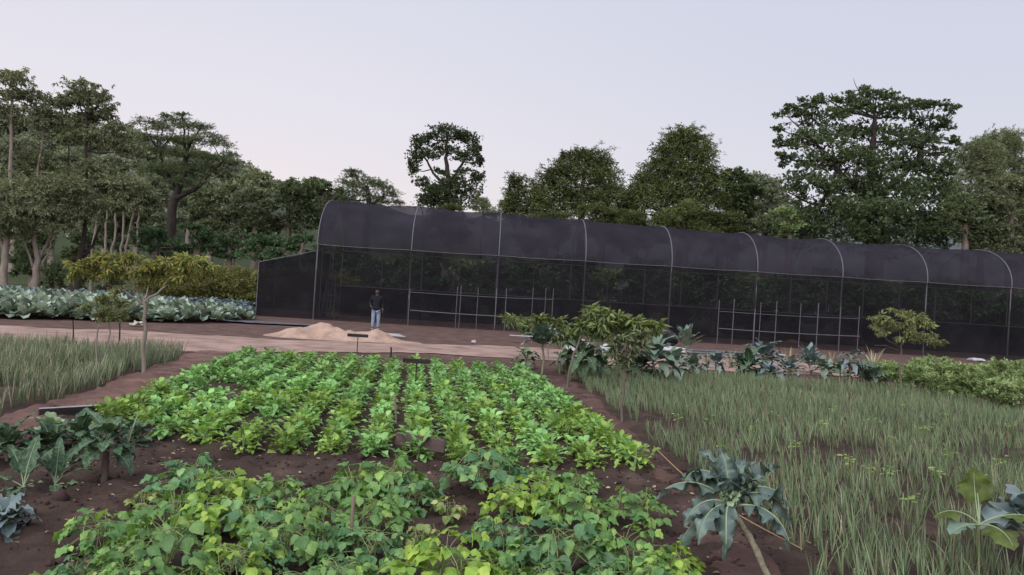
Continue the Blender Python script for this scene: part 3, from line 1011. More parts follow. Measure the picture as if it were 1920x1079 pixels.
# --- left: tall umbrella-crowned trees behind the cabbages
tree('tall pale-trunked tree with tiered umbrella leaves at the left photo edge', 54, [[(6, 541, .36), (10, 480, .27), (14, 400, .2), (20, 300, .16), (23, 190, .12)], [(10, 470, .2), (-20, 400, .14), (-30, 300, .1)], [(12, 440, .16), (45, 390, .1), (60, 350, .07)]],
     [(22, 150, 36, 20), (-6, 175, 32, 20), (48, 182, 22, 15), (6, 205, 34, 13), (16, 360, 46, 20), (50, 350, 34, 16), (-18, 330, 40, 22), (60, 392, 42, 20), (8, 405, 44, 20), (90, 415, 34, 18), (30, 430, 34, 14), (-10, 430, 30, 18)], 'umb', 'droop', .42, 2.0, 'bark_pale', flat=True, sig=.3, limb_r=.07)
tree('forked pale-trunked umbrella tree second from the left photo edge', 55, [[(66, 543, .34), (70, 495, .26), (66, 440, .15), (70, 330, .11), (88, 215, .08)], [(72, 490, .15), (98, 430, .11), (118, 400, .08)], [(62, 500, .12), (46, 460, .09), (40, 430, .06)], [(72, 510, .1), (92, 468, .08), (104, 440, .06)]],
     [(92, 190, 36, 15), (80, 210, 30, 12), (60, 230, 30, 16), (105, 225, 28, 14), (78, 300, 36, 18), (118, 345, 38, 18), (70, 395, 34, 16), (130, 400, 36, 16), (105, 375, 30, 16), (150, 375, 30, 15)], 'umb', 'droop', .4, 2.0, 'bark_pale', flat=True, sig=.3, limb_r=.06)
tree('dark-trunked tall umbrella tree third from the left, with the highest crown tip', 56, [[(140, 545, .42), (150, 490, .27), (160, 420, .18), (162, 300, .14), (166, 185, .09)], [(148, 500, .2), (172, 460, .12), (190, 420, .08)], [(160, 380, .12), (130, 330, .08), (128, 270, .06)]],
     [(168, 170, 34, 16), (188, 192, 26, 15), (150, 190, 24, 13), (172, 215, 32, 14), (198, 215, 16, 12), (140, 232, 34, 15), (128, 185, 16, 9), (165, 258, 34, 17), (215, 262, 34, 20), (225, 240, 26, 12), (180, 320, 36, 17), (214, 345, 36, 18), (165, 375, 38, 17), (215, 390, 34, 15), (250, 350, 24, 14), (246, 280, 26, 16)], 'umb', 'droop', .42, 2.0, 'bark_dark', flat=True, sig=.3, limb_r=.07)
# group of slanting pale trunks
for k, (px, tx, pyb, pyt) in enumerate([(172, 196, 470, 360), (196, 203, 470, 365), (212, 222, 470, 362), (228, 236, 470, 365), (236, 256, 470, 372), (256, 262, 470, 385)]):
    tree(['slender slanting pale-trunked tree, first of six in the grove', 'slender pale-trunked tree, second of six in the grove', 'slender pale-trunked tree, third of six in the grove', 'slender pale-trunked tree, fourth of six in the grove', 'slender slanting pale-trunked tree, fifth of six in the grove', 'slender pale-trunked tree, last of six in the grove, by the spreading tree'][k],
         66, [[(px, pyb + 50, .17), (px, pyb, .14), ((px + tx) / 2, (pyb + pyt) / 2, .12), (tx, pyt, .09)]],
         [(tx, pyt - 14, 26, 17), (tx + 16, pyt - 4, 18, 12), (tx - 14, pyt - 26, 20, 14), (tx + 4, pyt + 6, 18, 9)], 'umb', 'droop', .42, 3.8, 'bark_pale', flat=True, group='grove of slender trees', name='slender_tree')
# spreading flat-topped tree
tree('spreading dark tree with a broad flat airy crown, left of the net house', 74, [[(318, 440, .5), (322, 400, .42), (330, 370, .36), (345, 330, .26), (350, 290, .2)], [(330, 372, .26), (372, 352, .18), (400, 320, .12), (420, 300, .08)], [(332, 360, .22), (305, 310, .14), (298, 280, .1)]],
     [(272, 228, 20, 9), (298, 240, 24, 11), (330, 226, 24, 10), (352, 240, 28, 11), (378, 238, 18, 9), (392, 258, 24, 11), (418, 272, 20, 10), (430, 290, 13, 8), (405, 298, 26, 9), (330, 318, 42, 14), (380, 318, 32, 12), (290, 318, 26, 12), (350, 345, 30, 12), (318, 262, 28, 10), (358, 266, 30, 11), (284, 262, 24, 10), (370, 292, 30, 9), (330, 288, 26, 9), (300, 285, 22, 9), (440, 308, 10, 6), (342, 215, 14, 5), (310, 218, 12, 5)], 'mid', 'fine', .42, 4.6, 'bark_dark', flat=True, sig=.33, limb_r=.09)

# --- wooded slope behind
def slope():
    n_, m_ = 90, 40
    out_ = []
    # ridge line in photo px, far right of the left slope dips behind the net house
    crest = [(-700, 150), (-300, 190), (0, 215), (150, 232), (260, 262), (350, 292), (430, 316), (505, 345), (600, 380), (760, 420), (900, 440)]
    px = np.linspace(-700, 900, n_)
    py = np.interp(px, [c[0] for c in crest], [c[1] for c in crest])
    top = np.array([PD(a, b, 240) for a, b in zip(px, py)])
    bot = np.array([PD(a, 540, 88) for a in px]); bot[:, 2] = -.5
    k = np.linspace(0, 1, m_)[None, :, None]
    G = bot[:, None] * (1 - k) + top[:, None] * k
    G[..., 2] += 3.0 * fbm(G[..., 0], G[..., 1], .03, 3) * np.sin(PI * k[..., 0])
    back = top.copy(); back[:, 1] += 160; back[:, 2] = -1
    G = np.concatenate([G, back[:, None]], 1)
    mb = MB(); mb.grid(G)
    return mb, G


m_slope = mat('wooded_slope_ground', (.05, .062, .035), (.03, .038, .022), .08, .95, .05, .6, 1.5, detail=9)
mb, SG = slope()
tag(mb.build('hillside', m_slope), kind='structure')
# the far ridge, with bluish haze put into its colour
px = np.linspace(-900, 2900, 140)
cr = np.interp(px, [-900, 100, 300, 420, 470, 520, 640, 760, 1000, 1300, 1400, 1440, 1500, 1700, 1900, 2900], [240, 262, 270, 300, 322, 338, 372, 400, 420, 410, 400, 392, 392, 400, 400, 420])
crest = np.array([PD(a, b, 620) for a, b in zip(px, cr)])
crest[:, 2] += 5 * fbm(px * .05, px * 0, 1.0, 4) + 3 * RNG.random(len(px))
mid_ = crest.copy(); mid_[:, 1] -= 130; mid_[:, 2] *= .55
low_ = crest.copy(); low_[:, 1] -= 330; low_[:, 2] = -2
bk = crest.copy(); bk[:, 1] += 200; bk[:, 2] = -2
mb = MB(); mb.grid(np.stack([low_, mid_, crest, bk], 1))
tag(mb.build('far_hill', mat('hazed_hill_forest', (.085, .095, .095), (.06, .068, .07), .03, .95, .05, detail=9)), kind='structure')

# woodland canopy: separate trees in bands on the slope
slope_trees = []
for j, (Yd, row) in enumerate([(150, [(-60, 215), (10, 225), (70, 240), (130, 245), (190, 258), (250, 275), (310, 295), (370, 305), (425, 322)]),
                               (115, [(-30, 270), (40, 280), (105, 290), (165, 300), (230, 312), (290, 330), (350, 330), (405, 340), (455, 350)]),
                               (92, [(-20, 340), (30, 350), (90, 350), (150, 345), (205, 340), (262, 345), (300, 370), (390, 365), (440, 375), (480, 370)])]):
    for i, (px, py) in enumerate(row):
        slope_trees.append((Yd, j, i, px + rnd(-10, 10), py + rnd(-8, 8)))
ordn = ['first', 'second', 'third', 'fourth', 'fifth', 'sixth', 'seventh', 'eighth', 'ninth', 'tenth']
rown = ['highest row on the slope', 'middle row on the slope', 'lowest row on the slope']
for Yd, j, i, px, py in slope_trees:
    s0 = 44 - 4 * j
    bl = [(px + rnd(-26, 26), py + rnd(-12, 40), rnd(.5, .8) * s0, rnd(.32, .5) * s0) for _ in range(7)] + [(px, py + 62, s0 * .8, s0 * .6), (px + rnd(-12, 12), py + 95, s0 * .6, s0 * .6)]
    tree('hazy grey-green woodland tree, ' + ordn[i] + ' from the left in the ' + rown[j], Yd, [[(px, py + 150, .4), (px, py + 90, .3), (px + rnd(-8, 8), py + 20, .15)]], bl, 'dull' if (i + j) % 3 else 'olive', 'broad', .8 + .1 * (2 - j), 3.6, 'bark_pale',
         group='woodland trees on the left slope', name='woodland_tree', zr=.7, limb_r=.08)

# mid trees left of the net house ridge
def rtree(label, Y, px, pyt, wd, pyb, lm, ts='broad', size=.55, dens=3.4, nb=12, bark='bark', seed=None, **kw):
    """bushy tree filling a rounded silhouette: top py, width, bottom py"""
    bl = []
    hh = pyb - pyt
    for k in range(nb):
        q = (k + .5) / nb
        py = pyt + hh * (.10 + .85 * q)
        half = wd / 2 * math.sin(PI * min(1, .18 + .62 * q)) ** .8
        r = wd * rnd(.13, .22)
        x_ = px + rnd(-1, 1) * max(0, half - r * .6)
        bl.append((x_, py, r, r * rnd(.6, .9)))
    bl.append((px, pyt + wd * .12, wd * .16, wd * .11))
    return tree(label, Y, [[(px, pyb + 60, .35), (px, pyb - hh * .2, .25), (px + rnd(-5, 5), pyt + hh * .3, .12)]], bl, lm, ts, size, dens, bark, **kw)


rtree('rounded dark green tree rising just left of the net house', 72, 540, 336, 130, 440, 'mid', nb=13)
rtree('dark bushy tree behind the porch, between two taller neighbours', 70, 478, 352, 90, 440, 'mid', 'round', nb=10)
rtree('dark rounded tree behind the left end of the net house', 76, 605, 336, 110, 430, 'mid', nb=11)
tree('airy spreading tree above the left part of the net house roof', 84, [[(690, 470, .4), (690, 400, .3), (688, 350, .2)], [(690, 390, .2), (720, 365, .12)]],
     [(665, 330, 20, 11), (655, 348, 24, 12), (690, 345, 26, 12), (715, 352, 20, 10), (735, 366, 16, 9), (680, 366, 34, 14), (720, 380, 30, 10), (640, 368, 28, 14), (662, 322, 12, 5), (748, 378, 8, 6), (655, 390, 30, 18), (700, 395, 30, 14)], 'mid', 'fine', .5, 4.4, 'bark_dark', flat=True, sig=.32)
rtree('leafy dark shrub left of the net porch, tallest in the shrub belt', 60, 292, 428, 100, 480, 'shrub', 'round', .42, 3.6, nb=10, name='shrub', cat='shrub')
rtree('leafy dark shrub left of the net porch, middle of the shrub belt', 60, 370, 418, 90, 480, 'shrub', 'round', .42, 3.6, nb=9, name='shrub', cat='shrub')
rtree('leafy bright shrub behind the net porch roof', 58, 500, 444, 100, 500, 'shrub', 'round', .40, 3.6, nb=10, name='shrub', cat='shrub')
rtree('small dark shrub at the foot of the spreading tree', 62, 428, 440, 76, 490, 'shrub', 'round', .42, 3.4, nb=8, name='shrub', cat='shrub')
rtree('dark green shrub directly behind the left end of the net house', 58, 568, 440, 80, 500, 'shrub', 'round', .40, 3.4, nb=8, name='shrub', cat='shrub')
rtree('low dark shrub under the tall umbrella trees, between their trunks', 62, 108, 500, 90, 545, 'mid', 'round', .42, 3.0, nb=7, name='shrub', cat='shrub')
rtree('low dark shrub under the tall umbrella trees, right of the dark trunk', 62, 205, 480, 90, 540, 'mid', 'round', .42, 3.0, nb=7, name='shrub', cat='shrub')
rtree('dark shrub filling the gap behind the grove of slender trees', 70, 225, 400, 110, 470, 'dark', 'round', .5, 3.0, nb=9, name='shrub', cat='shrub')
rtree('dark shrub filling the gap behind the forked umbrella tree', 70, 60, 430, 120, 520, 'dark', 'round', .5, 3.0, nb=9, name='shrub', cat='shrub')
rtree('dark shrub between the dark-trunked tree and the grove', 68, 150, 440, 110, 520, 'dark', 'round', .5, 3.0, nb=9, name='shrub', cat='shrub')

# hedge (clipped, yellow green)
hd_ = thing('hedge', 'clipped yellowish green hedge between the cabbages and the net porch', 'hedge', PD(385, 520, 52) * np.array([1, 1, 0]))
mb = MB()
x0, x1 = PD(290, 520, 52)[0], PD(640, 520, 52)[0]
bl = [(np.array([x, rnd(-.5, .5), zz]), (1.3, .9, .8)) for x in np.arange(x0, x1, .85) - hd_.location[0] for zz in (.6, 1.35, 1.65)]
crown(mb, bl, TS['vine'], .26, 2.6, 1, sig=.3, shell=.5)
mb.build('foliage', LM['hedge'], hd_)
mb = MB()
for x in np.arange(x0, x1, 1.1) - hd_.location[0]:
    mb.tube([[x, 0, -.1], [x + rnd(-.1, .1), .05, .7], [x + rnd(-.2, .2), 0, 1.5]], [.05, .04, .02], 6)
mb.build('stems', M['bark'], hd_)

# --- isolated tree behind the roof
tree('tall isolated tree with gaps of sky in its crown, behind the net house roof', 76, [[(842, 500, .45), (842, 400, .36), (842, 340, .26), (836, 290, .16), (838, 255, .1)], [(842, 345, .18), (865, 310, .12), (878, 280, .08)], [(842, 360, .18), (812, 325, .12), (795, 295, .08)]],
     [(835, 250, 26, 15), (815, 262, 20, 12), (858, 256, 22, 13), (880, 262, 18, 14), (893, 282, 15, 14), (788, 270, 17, 14), (776, 296, 14, 16), (772, 318, 10, 16), (805, 292, 20, 13), (838, 280, 22, 12), (870, 296, 20, 14), (897, 306, 10, 14), (892, 335, 14, 18), (880, 358, 20, 16), (850, 352, 30, 22), (822, 362, 28, 20), (800, 378, 24, 16), (838, 385, 38, 18), (792, 345, 16, 12), (868, 325, 14, 9), (825, 322, 13, 8)], 'dark', 'round', .42, 4.2, 'bark_dark', sig=.3, shell=.35)
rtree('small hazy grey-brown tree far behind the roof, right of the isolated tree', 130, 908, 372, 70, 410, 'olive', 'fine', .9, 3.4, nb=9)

# --- vine-smothered trees
def shoots(root, mbv, lst, Y):
    for (a, b) in lst:
        pa, pb2 = PD(*a, Y), PD(*b, Y)
        pts = bend(pa, pb2, 8, .06, -.1) - np.array(root.location)
        mbv.tube(pts, np.linspace(.03, .008, 8), 4)
        k = rnd(0, 1, 26); i0 = np.minimum((k * 7).astype(int), 6); fr = (k * 7 - i0)[:, None]
        pos = pts[i0] * (1 - fr) + pts[i0 + 1] * fr + RNG.standard_normal((26, 3)) * .09
        mbv.inst(TS['vine'][0], pos, frames(RNG.standard_normal((26, 3)) + [0, 0, -.2]), rnd(.12, .26, 26))


v1 = tree('vine-smothered tree with ragged shoots, left of the taller vine-covered one', 66, [[(1090, 520, .4), (1090, 420, .3), (1095, 330, .15)]],
          [(963, 352, 16, 24), (965, 385, 22, 28), (1000, 362, 24, 20), (1005, 395, 36, 26), (1040, 340, 26, 24), (1055, 325, 24, 20), (1045, 380, 36, 34), (1085, 305, 28, 20), (1110, 296, 26, 14), (1125, 312, 26, 18), (1095, 340, 40, 30), (1140, 345, 28, 26), (1150, 380, 34, 32), (1100, 390, 46, 34), (1060, 300, 10, 12), (955, 400, 14, 26)], 'vine', 'vine', .46, 3.8, 'bark_dark', hang=.35, shell=.6, sig=.32, cl=10)
mbv = MB(); shoots(v1, mbv, [((1110, 290), (1165, 278)), ((1100, 290), (1130, 268)), ((1060, 310), (1052, 282)), ((1030, 325), (1015, 312)), ((1020, 345), (1005, 322)), ((1085, 295), (1075, 272)), ((965, 345), (950, 326)), ((965, 345), (985, 328))], 66)
mbv.build('vine_shoots', LM['vine'], v1)
v2 = tree('taller vine-smothered conical tree with ragged shoots, right of its lower neighbour', 66, [[(1275, 530, .4), (1275, 400, .3), (1278, 300, .15)]],
          [(1282, 255, 26, 18), (1270, 268, 26, 18), (1300, 268, 26, 18), (1258, 292, 28, 22), (1290, 300, 34, 24), (1320, 300, 22, 26), (1235, 320, 28, 24), (1262, 335, 36, 26), (1305, 338, 38, 28), (1330, 335, 16, 20), (1215, 352, 28, 28), (1195, 378, 26, 30), (1235, 380, 40, 36), (1285, 385, 44, 36), (1325, 385, 36, 38), (1178, 400, 22, 30)], 'vine', 'vine', .46, 3.8, 'bark_dark', hang=.35, shell=.6, sig=.32, cl=10)
mbv = MB(); shoots(v2, mbv, [((1300, 265), (1342, 252)), ((1325, 290), (1352, 268)), ((1290, 250), (1322, 238)), ((1265, 262), (1235, 250)), ((1280, 250), (1268, 234)), ((1325, 320), (1352, 312)), ((1240, 310), (1222, 298)), ((1285, 245), (1300, 232))], 66)
mbv.build('vine_shoots', LM['vine'], v2)
rtree('rounded dark tree between the taller vine-covered tree and the big broad tree', 70, 1378, 314, 104, 440, 'dark', 'broad', nb=24)
rtree('low dark tree behind the roof, under the left vine-covered tree', 62, 1130, 385, 110, 450, 'vine', 'vine', .42, 3.6, nb=9)
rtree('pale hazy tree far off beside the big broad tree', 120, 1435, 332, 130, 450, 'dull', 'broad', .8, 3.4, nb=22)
rtree('bright green shrub at the left foot of the big broad tree', 62, 1480, 392, 90, 450, 'bush', 'round', .42, 3.4, nb=9, name='shrub', cat='shrub')
rtree('dark green shrub behind the roof, right of the vine-covered trees', 60, 1425, 405, 90, 460, 'mid', 'round', .42, 3.4, nb=8, name='shrub', cat='shrub')
for lab, px, pyt, wd in (('dark shrub showing above the roof at the foot of the left vine-covered tree', 1020, 402, 110), ('dark shrub above the roof between the two vine-covered trees', 1190, 398, 110),
                         ('dark shrub above the roof at the foot of the taller vine-covered tree', 1285, 396, 130), ('dark shrub above the roof right of the taller vine-covered tree', 1352, 398, 100),
                         ('dark shrub above the roof at the foot of the isolated tree', 838, 384, 90), ('olive shrub above the roof at the far right photo edge', 1900, 420, 120)):
    rtree(lab, 60, px, pyt, wd, pyt + 70, 'vine' if px < 1800 else 'olive', 'vine', .42, 4.0, nb=12, name='shrub', cat='shrub')
# --- big broad tree
tree('biggest broad dark green tree, towering behind the right part of the net house', 62, [[(1640, 560, .75), (1640, 450, .6), (1640, 370, .45), (1635, 300, .28), (1640, 220, .15)], [(1640, 390, .3), (1570, 320, .2), (1530, 270, .12)], [(1640, 380, .3), (1710, 310, .2), (1740, 260, .12)]],
     [(1612, 172, 22, 14), (1645, 178, 28, 15), (1676, 184, 20, 13), (1590, 188, 26, 15), (1555, 190, 24, 14), (1522, 190, 26, 14), (1500, 200, 22, 13), (1478, 220, 22, 15), (1466, 245, 16, 12), (1472, 270, 22, 16), (1462, 292, 14, 10), (1515, 228, 34, 20), (1560, 222, 34, 20), (1612, 212, 44, 22), (1668, 215, 40, 20), (1716, 205, 34, 17), (1752, 200, 28, 15), (1782, 205, 16, 11), (1735, 228, 34, 14), (1508, 270, 34, 22), (1560, 265, 44, 26), (1625, 260, 56, 30), (1690, 262, 46, 26), (1738, 268, 34, 18), (1770, 285, 20, 14), (1540, 310, 40, 24), (1600, 310, 56, 32), (1670, 312, 58, 34), (1735, 318, 44, 28), (1775, 330, 30, 26), (1545, 352, 40, 28), (1600, 362, 56, 36), (1675, 370, 62, 40), (1745, 372, 48, 36), (1560, 402, 44, 30), (1630, 420, 60, 34), (1710, 425, 60, 36), (1520, 420, 36, 28), (1775, 400, 34, 36), (1580, 440, 50, 34), (1650, 455, 60, 34), (1730, 455, 60, 34), (1500, 450, 40, 28), (1640, 400, 60, 30, -3), (1768, 238, 22, 14), (1790, 268, 16, 12), (1508, 330, 30, 26), (1495, 370, 34, 30), (1482, 300, 20, 14)], 'dark', 'round', .46, 3.0, 'bark_dark', shell=.4, sig=.24, cl=18, limb_r=.08)
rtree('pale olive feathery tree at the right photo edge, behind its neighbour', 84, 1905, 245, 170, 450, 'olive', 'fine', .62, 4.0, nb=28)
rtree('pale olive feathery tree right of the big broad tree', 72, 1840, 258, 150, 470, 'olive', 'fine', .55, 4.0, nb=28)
rtree('olive green tree behind the roof at the right photo edge, lower front one', 60, 1895, 330, 120, 470, 'olive', 'broad', .45, 3.6, nb=14)
rtree('dark olive tree behind the roof, right of the big broad trunk', 60, 1810, 370, 110, 470, 'mid', 'broad', .45, 3.4, nb=12)
rtree('wide dull green tree standing beyond the right photo edge', 66, 2010, 280, 170, 470, 'dull', 'broad', .5, 3.2, nb=16)

# --- undergrowth seen through the net: a belt of separate shrubs
belt = [(660, 55), (735, 57), (800, 54), (868, 58), (930, 55), (1000, 57), (1070, 54), (1140, 58), (1205, 55), (1270, 57), (1340, 54), (1405, 58), (1470, 55), (1540, 57), (1605, 54), (1670, 58), (1740, 55), (1810, 57), (1880, 54), (1950, 57)]
for i, (px, Yd) in enumerate(belt):
    top = 470 + .0615 * (px - 660) + rnd(-18, 10)
    rtree('shrub seen through the black net, ' + (ordn + ['eleventh', 'twelfth', 'thirteenth', 'fourteenth', 'fifteenth', 'sixteenth', 'seventeenth', 'eighteenth', 'nineteenth', 'twentieth'])[i] + ' from the left in the belt', Yd, px, top, 140, top + 92, ['shrub', 'mid', 'shrub', 'bush'][i % 4], 'round', .5, 3.0, nb=18, group='shrub belt behind the net house', name='shrub', cat='shrub')

# ------------------------------------------------------------------ small trees of the garden
def gtree(label, foot, trunk, blobs, lm, ts, size, dens, bark='bark_pale', **kw):
    Y = P(*foot)[1]
    return tree(label, Y, [[(foot[0], foot[1], trunk[0][2])] + trunk] if not isinstance(trunk[0], list) else [[(foot[0], foot[1], trunk[0][0][2])] + trunk[0]] + trunk[1:], blobs, lm, ts, size, dens, bark, name='small_tree', **kw)


gtree('small yellowing tree with a wide flat crown in the left onion bed', (270, 706),
      [[(271, 640, .055), (271, 575, .042), (272, 555, .035)], [(271, 572, .03), (225, 540, .02), (180, 528, .012), (145, 516, .008)], [(272, 565, .03), (310, 540, .02), (335, 515, .012), (360, 500, .008)], [(271, 570, .025), (250, 530, .015), (235, 500, .01)], [(272, 560, .02), (288, 520, .014), (295, 490, .008)]],
      [(140, 510, 18, 14), (190, 520, 18, 16), (182, 498, 22, 14), (208, 488, 22, 12), (232, 498, 24, 14), (262, 500, 24, 16), (275, 520, 22, 20), (300, 505, 22, 16), (328, 510, 20, 16), (345, 490, 22, 10), (372, 490, 18, 9), (388, 505, 14, 12), (215, 515, 16, 12), (310, 530, 18, 12), (356, 522, 20, 14), (245, 485, 22, 8)], 'yellow', 'droop', .125, 1.5, 'bark_pale', limb_r=.008, hang=.3)
gtree('small yellow-green sapling on a thin trunk at the back of the left onion bed', (204, 662), [[(205, 615, .028), (208, 590, .022), (212, 560, .012)]],
      [(216, 552, 17, 12), (200, 572, 18, 14), (222, 575, 14, 12), (190, 588, 12, 10), (228, 595, 10, 8), (208, 598, 14, 9)], 'sapling', 'droop', .12, 1.4, limb_r=.008)
gtree('bare forked pale sapling with few leaves in the left onion bed', (182, 716), [[(182, 660, .022), (184, 620, .018), (186, 606, .014)], [(186, 608, .012), (176, 590, .008), (168, 580, .005)], [(186, 606, .012), (198, 588, .008), (202, 580, .005)]],
      [(168, 578, 9, 6), (202, 578, 9, 6), (188, 590, 8, 5)], 'sapling', 'droop', .09, 1.6, limb_r=.005)
gtree('small dark green tree with long drooping leaves, tallest by the path', (1062, 730), [[(1068, 690, .04), (1080, 650, .035), (1105, 615, .025)], [(1080, 650, .02), (1130, 620, .014), (1165, 608, .01)], [(1090, 640, .02), (1150, 640, .012), (1200, 622, .008)]],
      [(1105, 592, 18, 10), (1130, 582, 16, 9), (1118, 606, 22, 11), (1150, 594, 14, 9), (1160, 612, 18, 11), (1185, 604, 12, 8), (1130, 626, 18, 10), (1098, 618, 15, 10), (1172, 626, 16, 9), (1212, 620, 16, 9), (1232, 614, 10, 7)],
      'cassava', 'droop', .22, .85, 'bark', limb_r=.008, hang=.2)
gtree('small brownish tree on a bare thin trunk, right of the dark drooping one', (1166, 792), [[(1170, 720, .03), (1172, 670, .022), (1178, 640, .012)]],
      [(1175, 640, 20, 12), (1160, 655, 16, 12), (1192, 650, 16, 12), (1180, 668, 18, 10), (1205, 635, 14, 8), (1168, 680, 14, 8)], 'olive', 'droop', .14, .8, 'bark', limb_r=.006, hang=.3)
gtree('low yellow-green leafy tree at the path edge, left of the dark tree', (1030, 676), [[(1028, 650, .03), (1015, 620, .02)], [(1028, 650, .02), (1050, 625, .014)]],
      [(968, 604, 18, 10), (990, 602, 20, 10), (1012, 604, 20, 11), (1036, 608, 20, 13), (1054, 622, 16, 16), (1044, 640, 16, 12), (1062, 640, 9, 9), (1000, 614, 20, 9)], 'cassava', 'droop', .20, .9, limb_r=.01)
gtree('small pale green tree with a rounded crown, right of the pipe frame', (1688, 736), [[(1688, 690, .045), (1688, 660, .04), (1690, 645, .03)], [(1690, 655, .02), (1660, 635, .014), (1655, 615, .01)], [(1690, 650, .02), (1715, 625, .014), (1750, 635, .008)], [(1690, 660, .014), (1660, 648, .01), (1640, 648, .007)]],
      [(1660, 600, 22, 12), (1690, 594, 24, 12), (1716, 596, 22, 11), (1735, 608, 14, 10), (1655, 618, 20, 10), (1685, 616, 26, 12), (1712, 618, 22, 10), (1755, 634, 16, 9), (1690, 634, 20, 8), (1740, 640, 12, 7)], 'sapling', 'droop', .13, .9, 'bark', limb_r=.01)

# bushes along the right side
bush_list = [(1640, 722, 690, 34), (1662, 716, 680, 30), (1695, 718, 684, 34), (1722, 728, 692, 36), (1745, 712, 676, 34), (1775, 722, 684, 36), (1762, 744, 706, 34), (1800, 752, 704, 40), (1826, 726, 690, 40), (1850, 744, 696, 44), (1872, 716, 680, 36), (1905, 728, 684, 42), (1880, 768, 712, 46), (1915, 778, 716, 46), (1945, 750, 690, 44)]
for i, (px, pyb, pyt, r) in enumerate(bush_list):
    Y = P(px, pyb)[1]
    bl = [(px + rnd(-.8, .8) * r, pyt + (pyb - pyt) * rnd(.15, .8), r * rnd(.35, .5), r * rnd(.3, .42)) for _ in range(12)]
    tree('light green leafy bush by the right path edge, ' + (ordn + ['eleventh', 'twelfth', 'thirteenth', 'fourteenth', 'fifteenth'])[i] + ' of the row from the left', Y, [[(px, pyb, .03), (px, (pyt + pyb) / 2, .02)]], bl, 'bush', 'broad', .13, 1.6, 'bark', name='bush', cat='bush', group='light green bushes by the path', limb_r=.01, zr=1.0)

# ------------------------------------------------------------------ leafy greens bed
m_green = [leafmat('leafy_greens_%s' % n_, c,   .32, .45, .25, .3, 3.0, .3) for n_, c in (
    ('fresh', [(.12, .25, .07), (.18, .36, .11), (.30, .48, .18)]), ('lime', [(.12, .22, .04), (.19, .31, .06), (.30, .41, .11)]))]


def greens_mesh(k, lm):
    mb = MB()
    T = [leafT(6, 5, .185, .098, OV, .22, .25, rnd(.7, 1.5), .22, 2, q) for q in range(5)]
    n_ = 46
    az = np.arange(n_) * 2.4 + rnd(-.3, .3, n_); el = np.linspace(1.2, .1, n_) + rnd(-.15, .15, n_)
    pos = np.stack([.05 * np.cos(az), .05 * np.sin(az), np.linspace(.20, .04, n_)], 1) + RNG.standard_normal((n_, 3)) * np.array([.07, .07, .02])
    f = np.stack([np.cos(az) * np.cos(el), np.sin(az) * np.cos(el), np.sin(el)], 1)
    for j, T_ in enumerate(T):
        mb.inst(T_, pos[j::5], frames(f[j::5], roll=rnd(-.4, .4, len(pos[j::5]))), rnd(.75, 1.15, len(pos[j::5])))
    me = mb.mesh('leafy_green'); me.materials.append(lm); return me


GM = [[greens_mesh(k, mm) for k in range(5)] for mm in m_green]
mbs = MB()
for k in range(3):
    mbs.tube([[0, 0, -.03], [rnd(-.03, .03), rnd(-.03, .03), .14], [rnd(-.06, .06), rnd(-.06, .06), .28]], [.012, .01, .006], 5)
stem_me = mbs.mesh('stem'); stem_me.materials.append(mat('green_stem', (.20, .28, .12), (.14, .2, .08), 10, .6))
FLc, FRc = P(180, 762)[:2], P(1215, 872)[:2]
BLc, BRc = P(425, 657)[:2], P(985, 681)[:2]
# bed in row coordinates: direction of rows from the two long edges
rd = norm((BRc - FRc) + (BLc - FLc)); rs = np.array([rd[1], -rd[0]])
org = FRc
wdt = 8.0
NR = 14
cells = []
for r in range(NR):
    off = -.25 - r * .505
    # front edge of the bed runs about level with the viewer
    yf = 9.15 + (0.25 if r < 2 else 0) + max(0, r - 9) * .30 + rnd(-.12, .12)
    p0 = org + rs * off
    s0 = (yf - p0[1]) / rd[1]
    s1 = (19.9 - p0[1] + .25 * r * 0) / rd[1]
    s = s0
    while s < s1:
        if RNG.random() > .05 + (.7 if (r in (11, 12) and 12.5 < s + p0[1] < 14.5) else 0):
            cells.append((p0 + rd * s + rd * rnd(-.04, .04) + rs * RNG.normal(0, .012), r))
        s += rnd(.25, .34)
cells.sort(key=lambda c: c[0][1])
gmb = [MB(), MB()]
for i, (p, r) in enumerate(cells):
    lime = RNG.random() < (.6 if p[1] < 13.0 else .12)
    sc_ = rnd(.64, .90); z = float(H(*p))
    if i < 300:
        o = link('leafy_green', None, None, (p[0], p[1], z), rnd(0, 6.28))
        f = link('foliage', GM[int(lime)][RNG.integers(5)], o); st_ = link('stem', stem_me, o)
        o.scale = (sc_, sc_, sc_ * rnd(.9, 1.15))
        tag(o, 'bushy leafy green crop plant in the rows of the central bed', 'leafy green plant', 'leafy greens in the central bed')
    else:
        me = GM[int(lime)][RNG.integers(5)]
        V = np.empty(len(me.vertices) * 3, np.float32); me.vertices.foreach_get('co', V); V = V.reshape(-1, 3) * sc_
        a = rnd(0, 6.28); V = V @ np.array([[math.cos(a), math.sin(a), 0], [-math.sin(a), math.cos(a), 0], [0, 0, 1]]) + np.array([p[0], p[1], z])
        F = np.empty(len(me.loops), np.int32); me.loops.foreach_get('vertex_index', F)
        gmb[int(lime)].add(V, F.reshape(-1, 4), int(lime))
mb = gmb[0]; 
for f, mi in gmb[1].F: mb.F.append((f + mb.n, mi))
mb.V += gmb[1].V; mb.n += gmb[1].n
tag(mb.build('leafy_greens', m_green), 'farthest leafy green plants along the back of the central bed', 'leafy greens', kind='stuff')

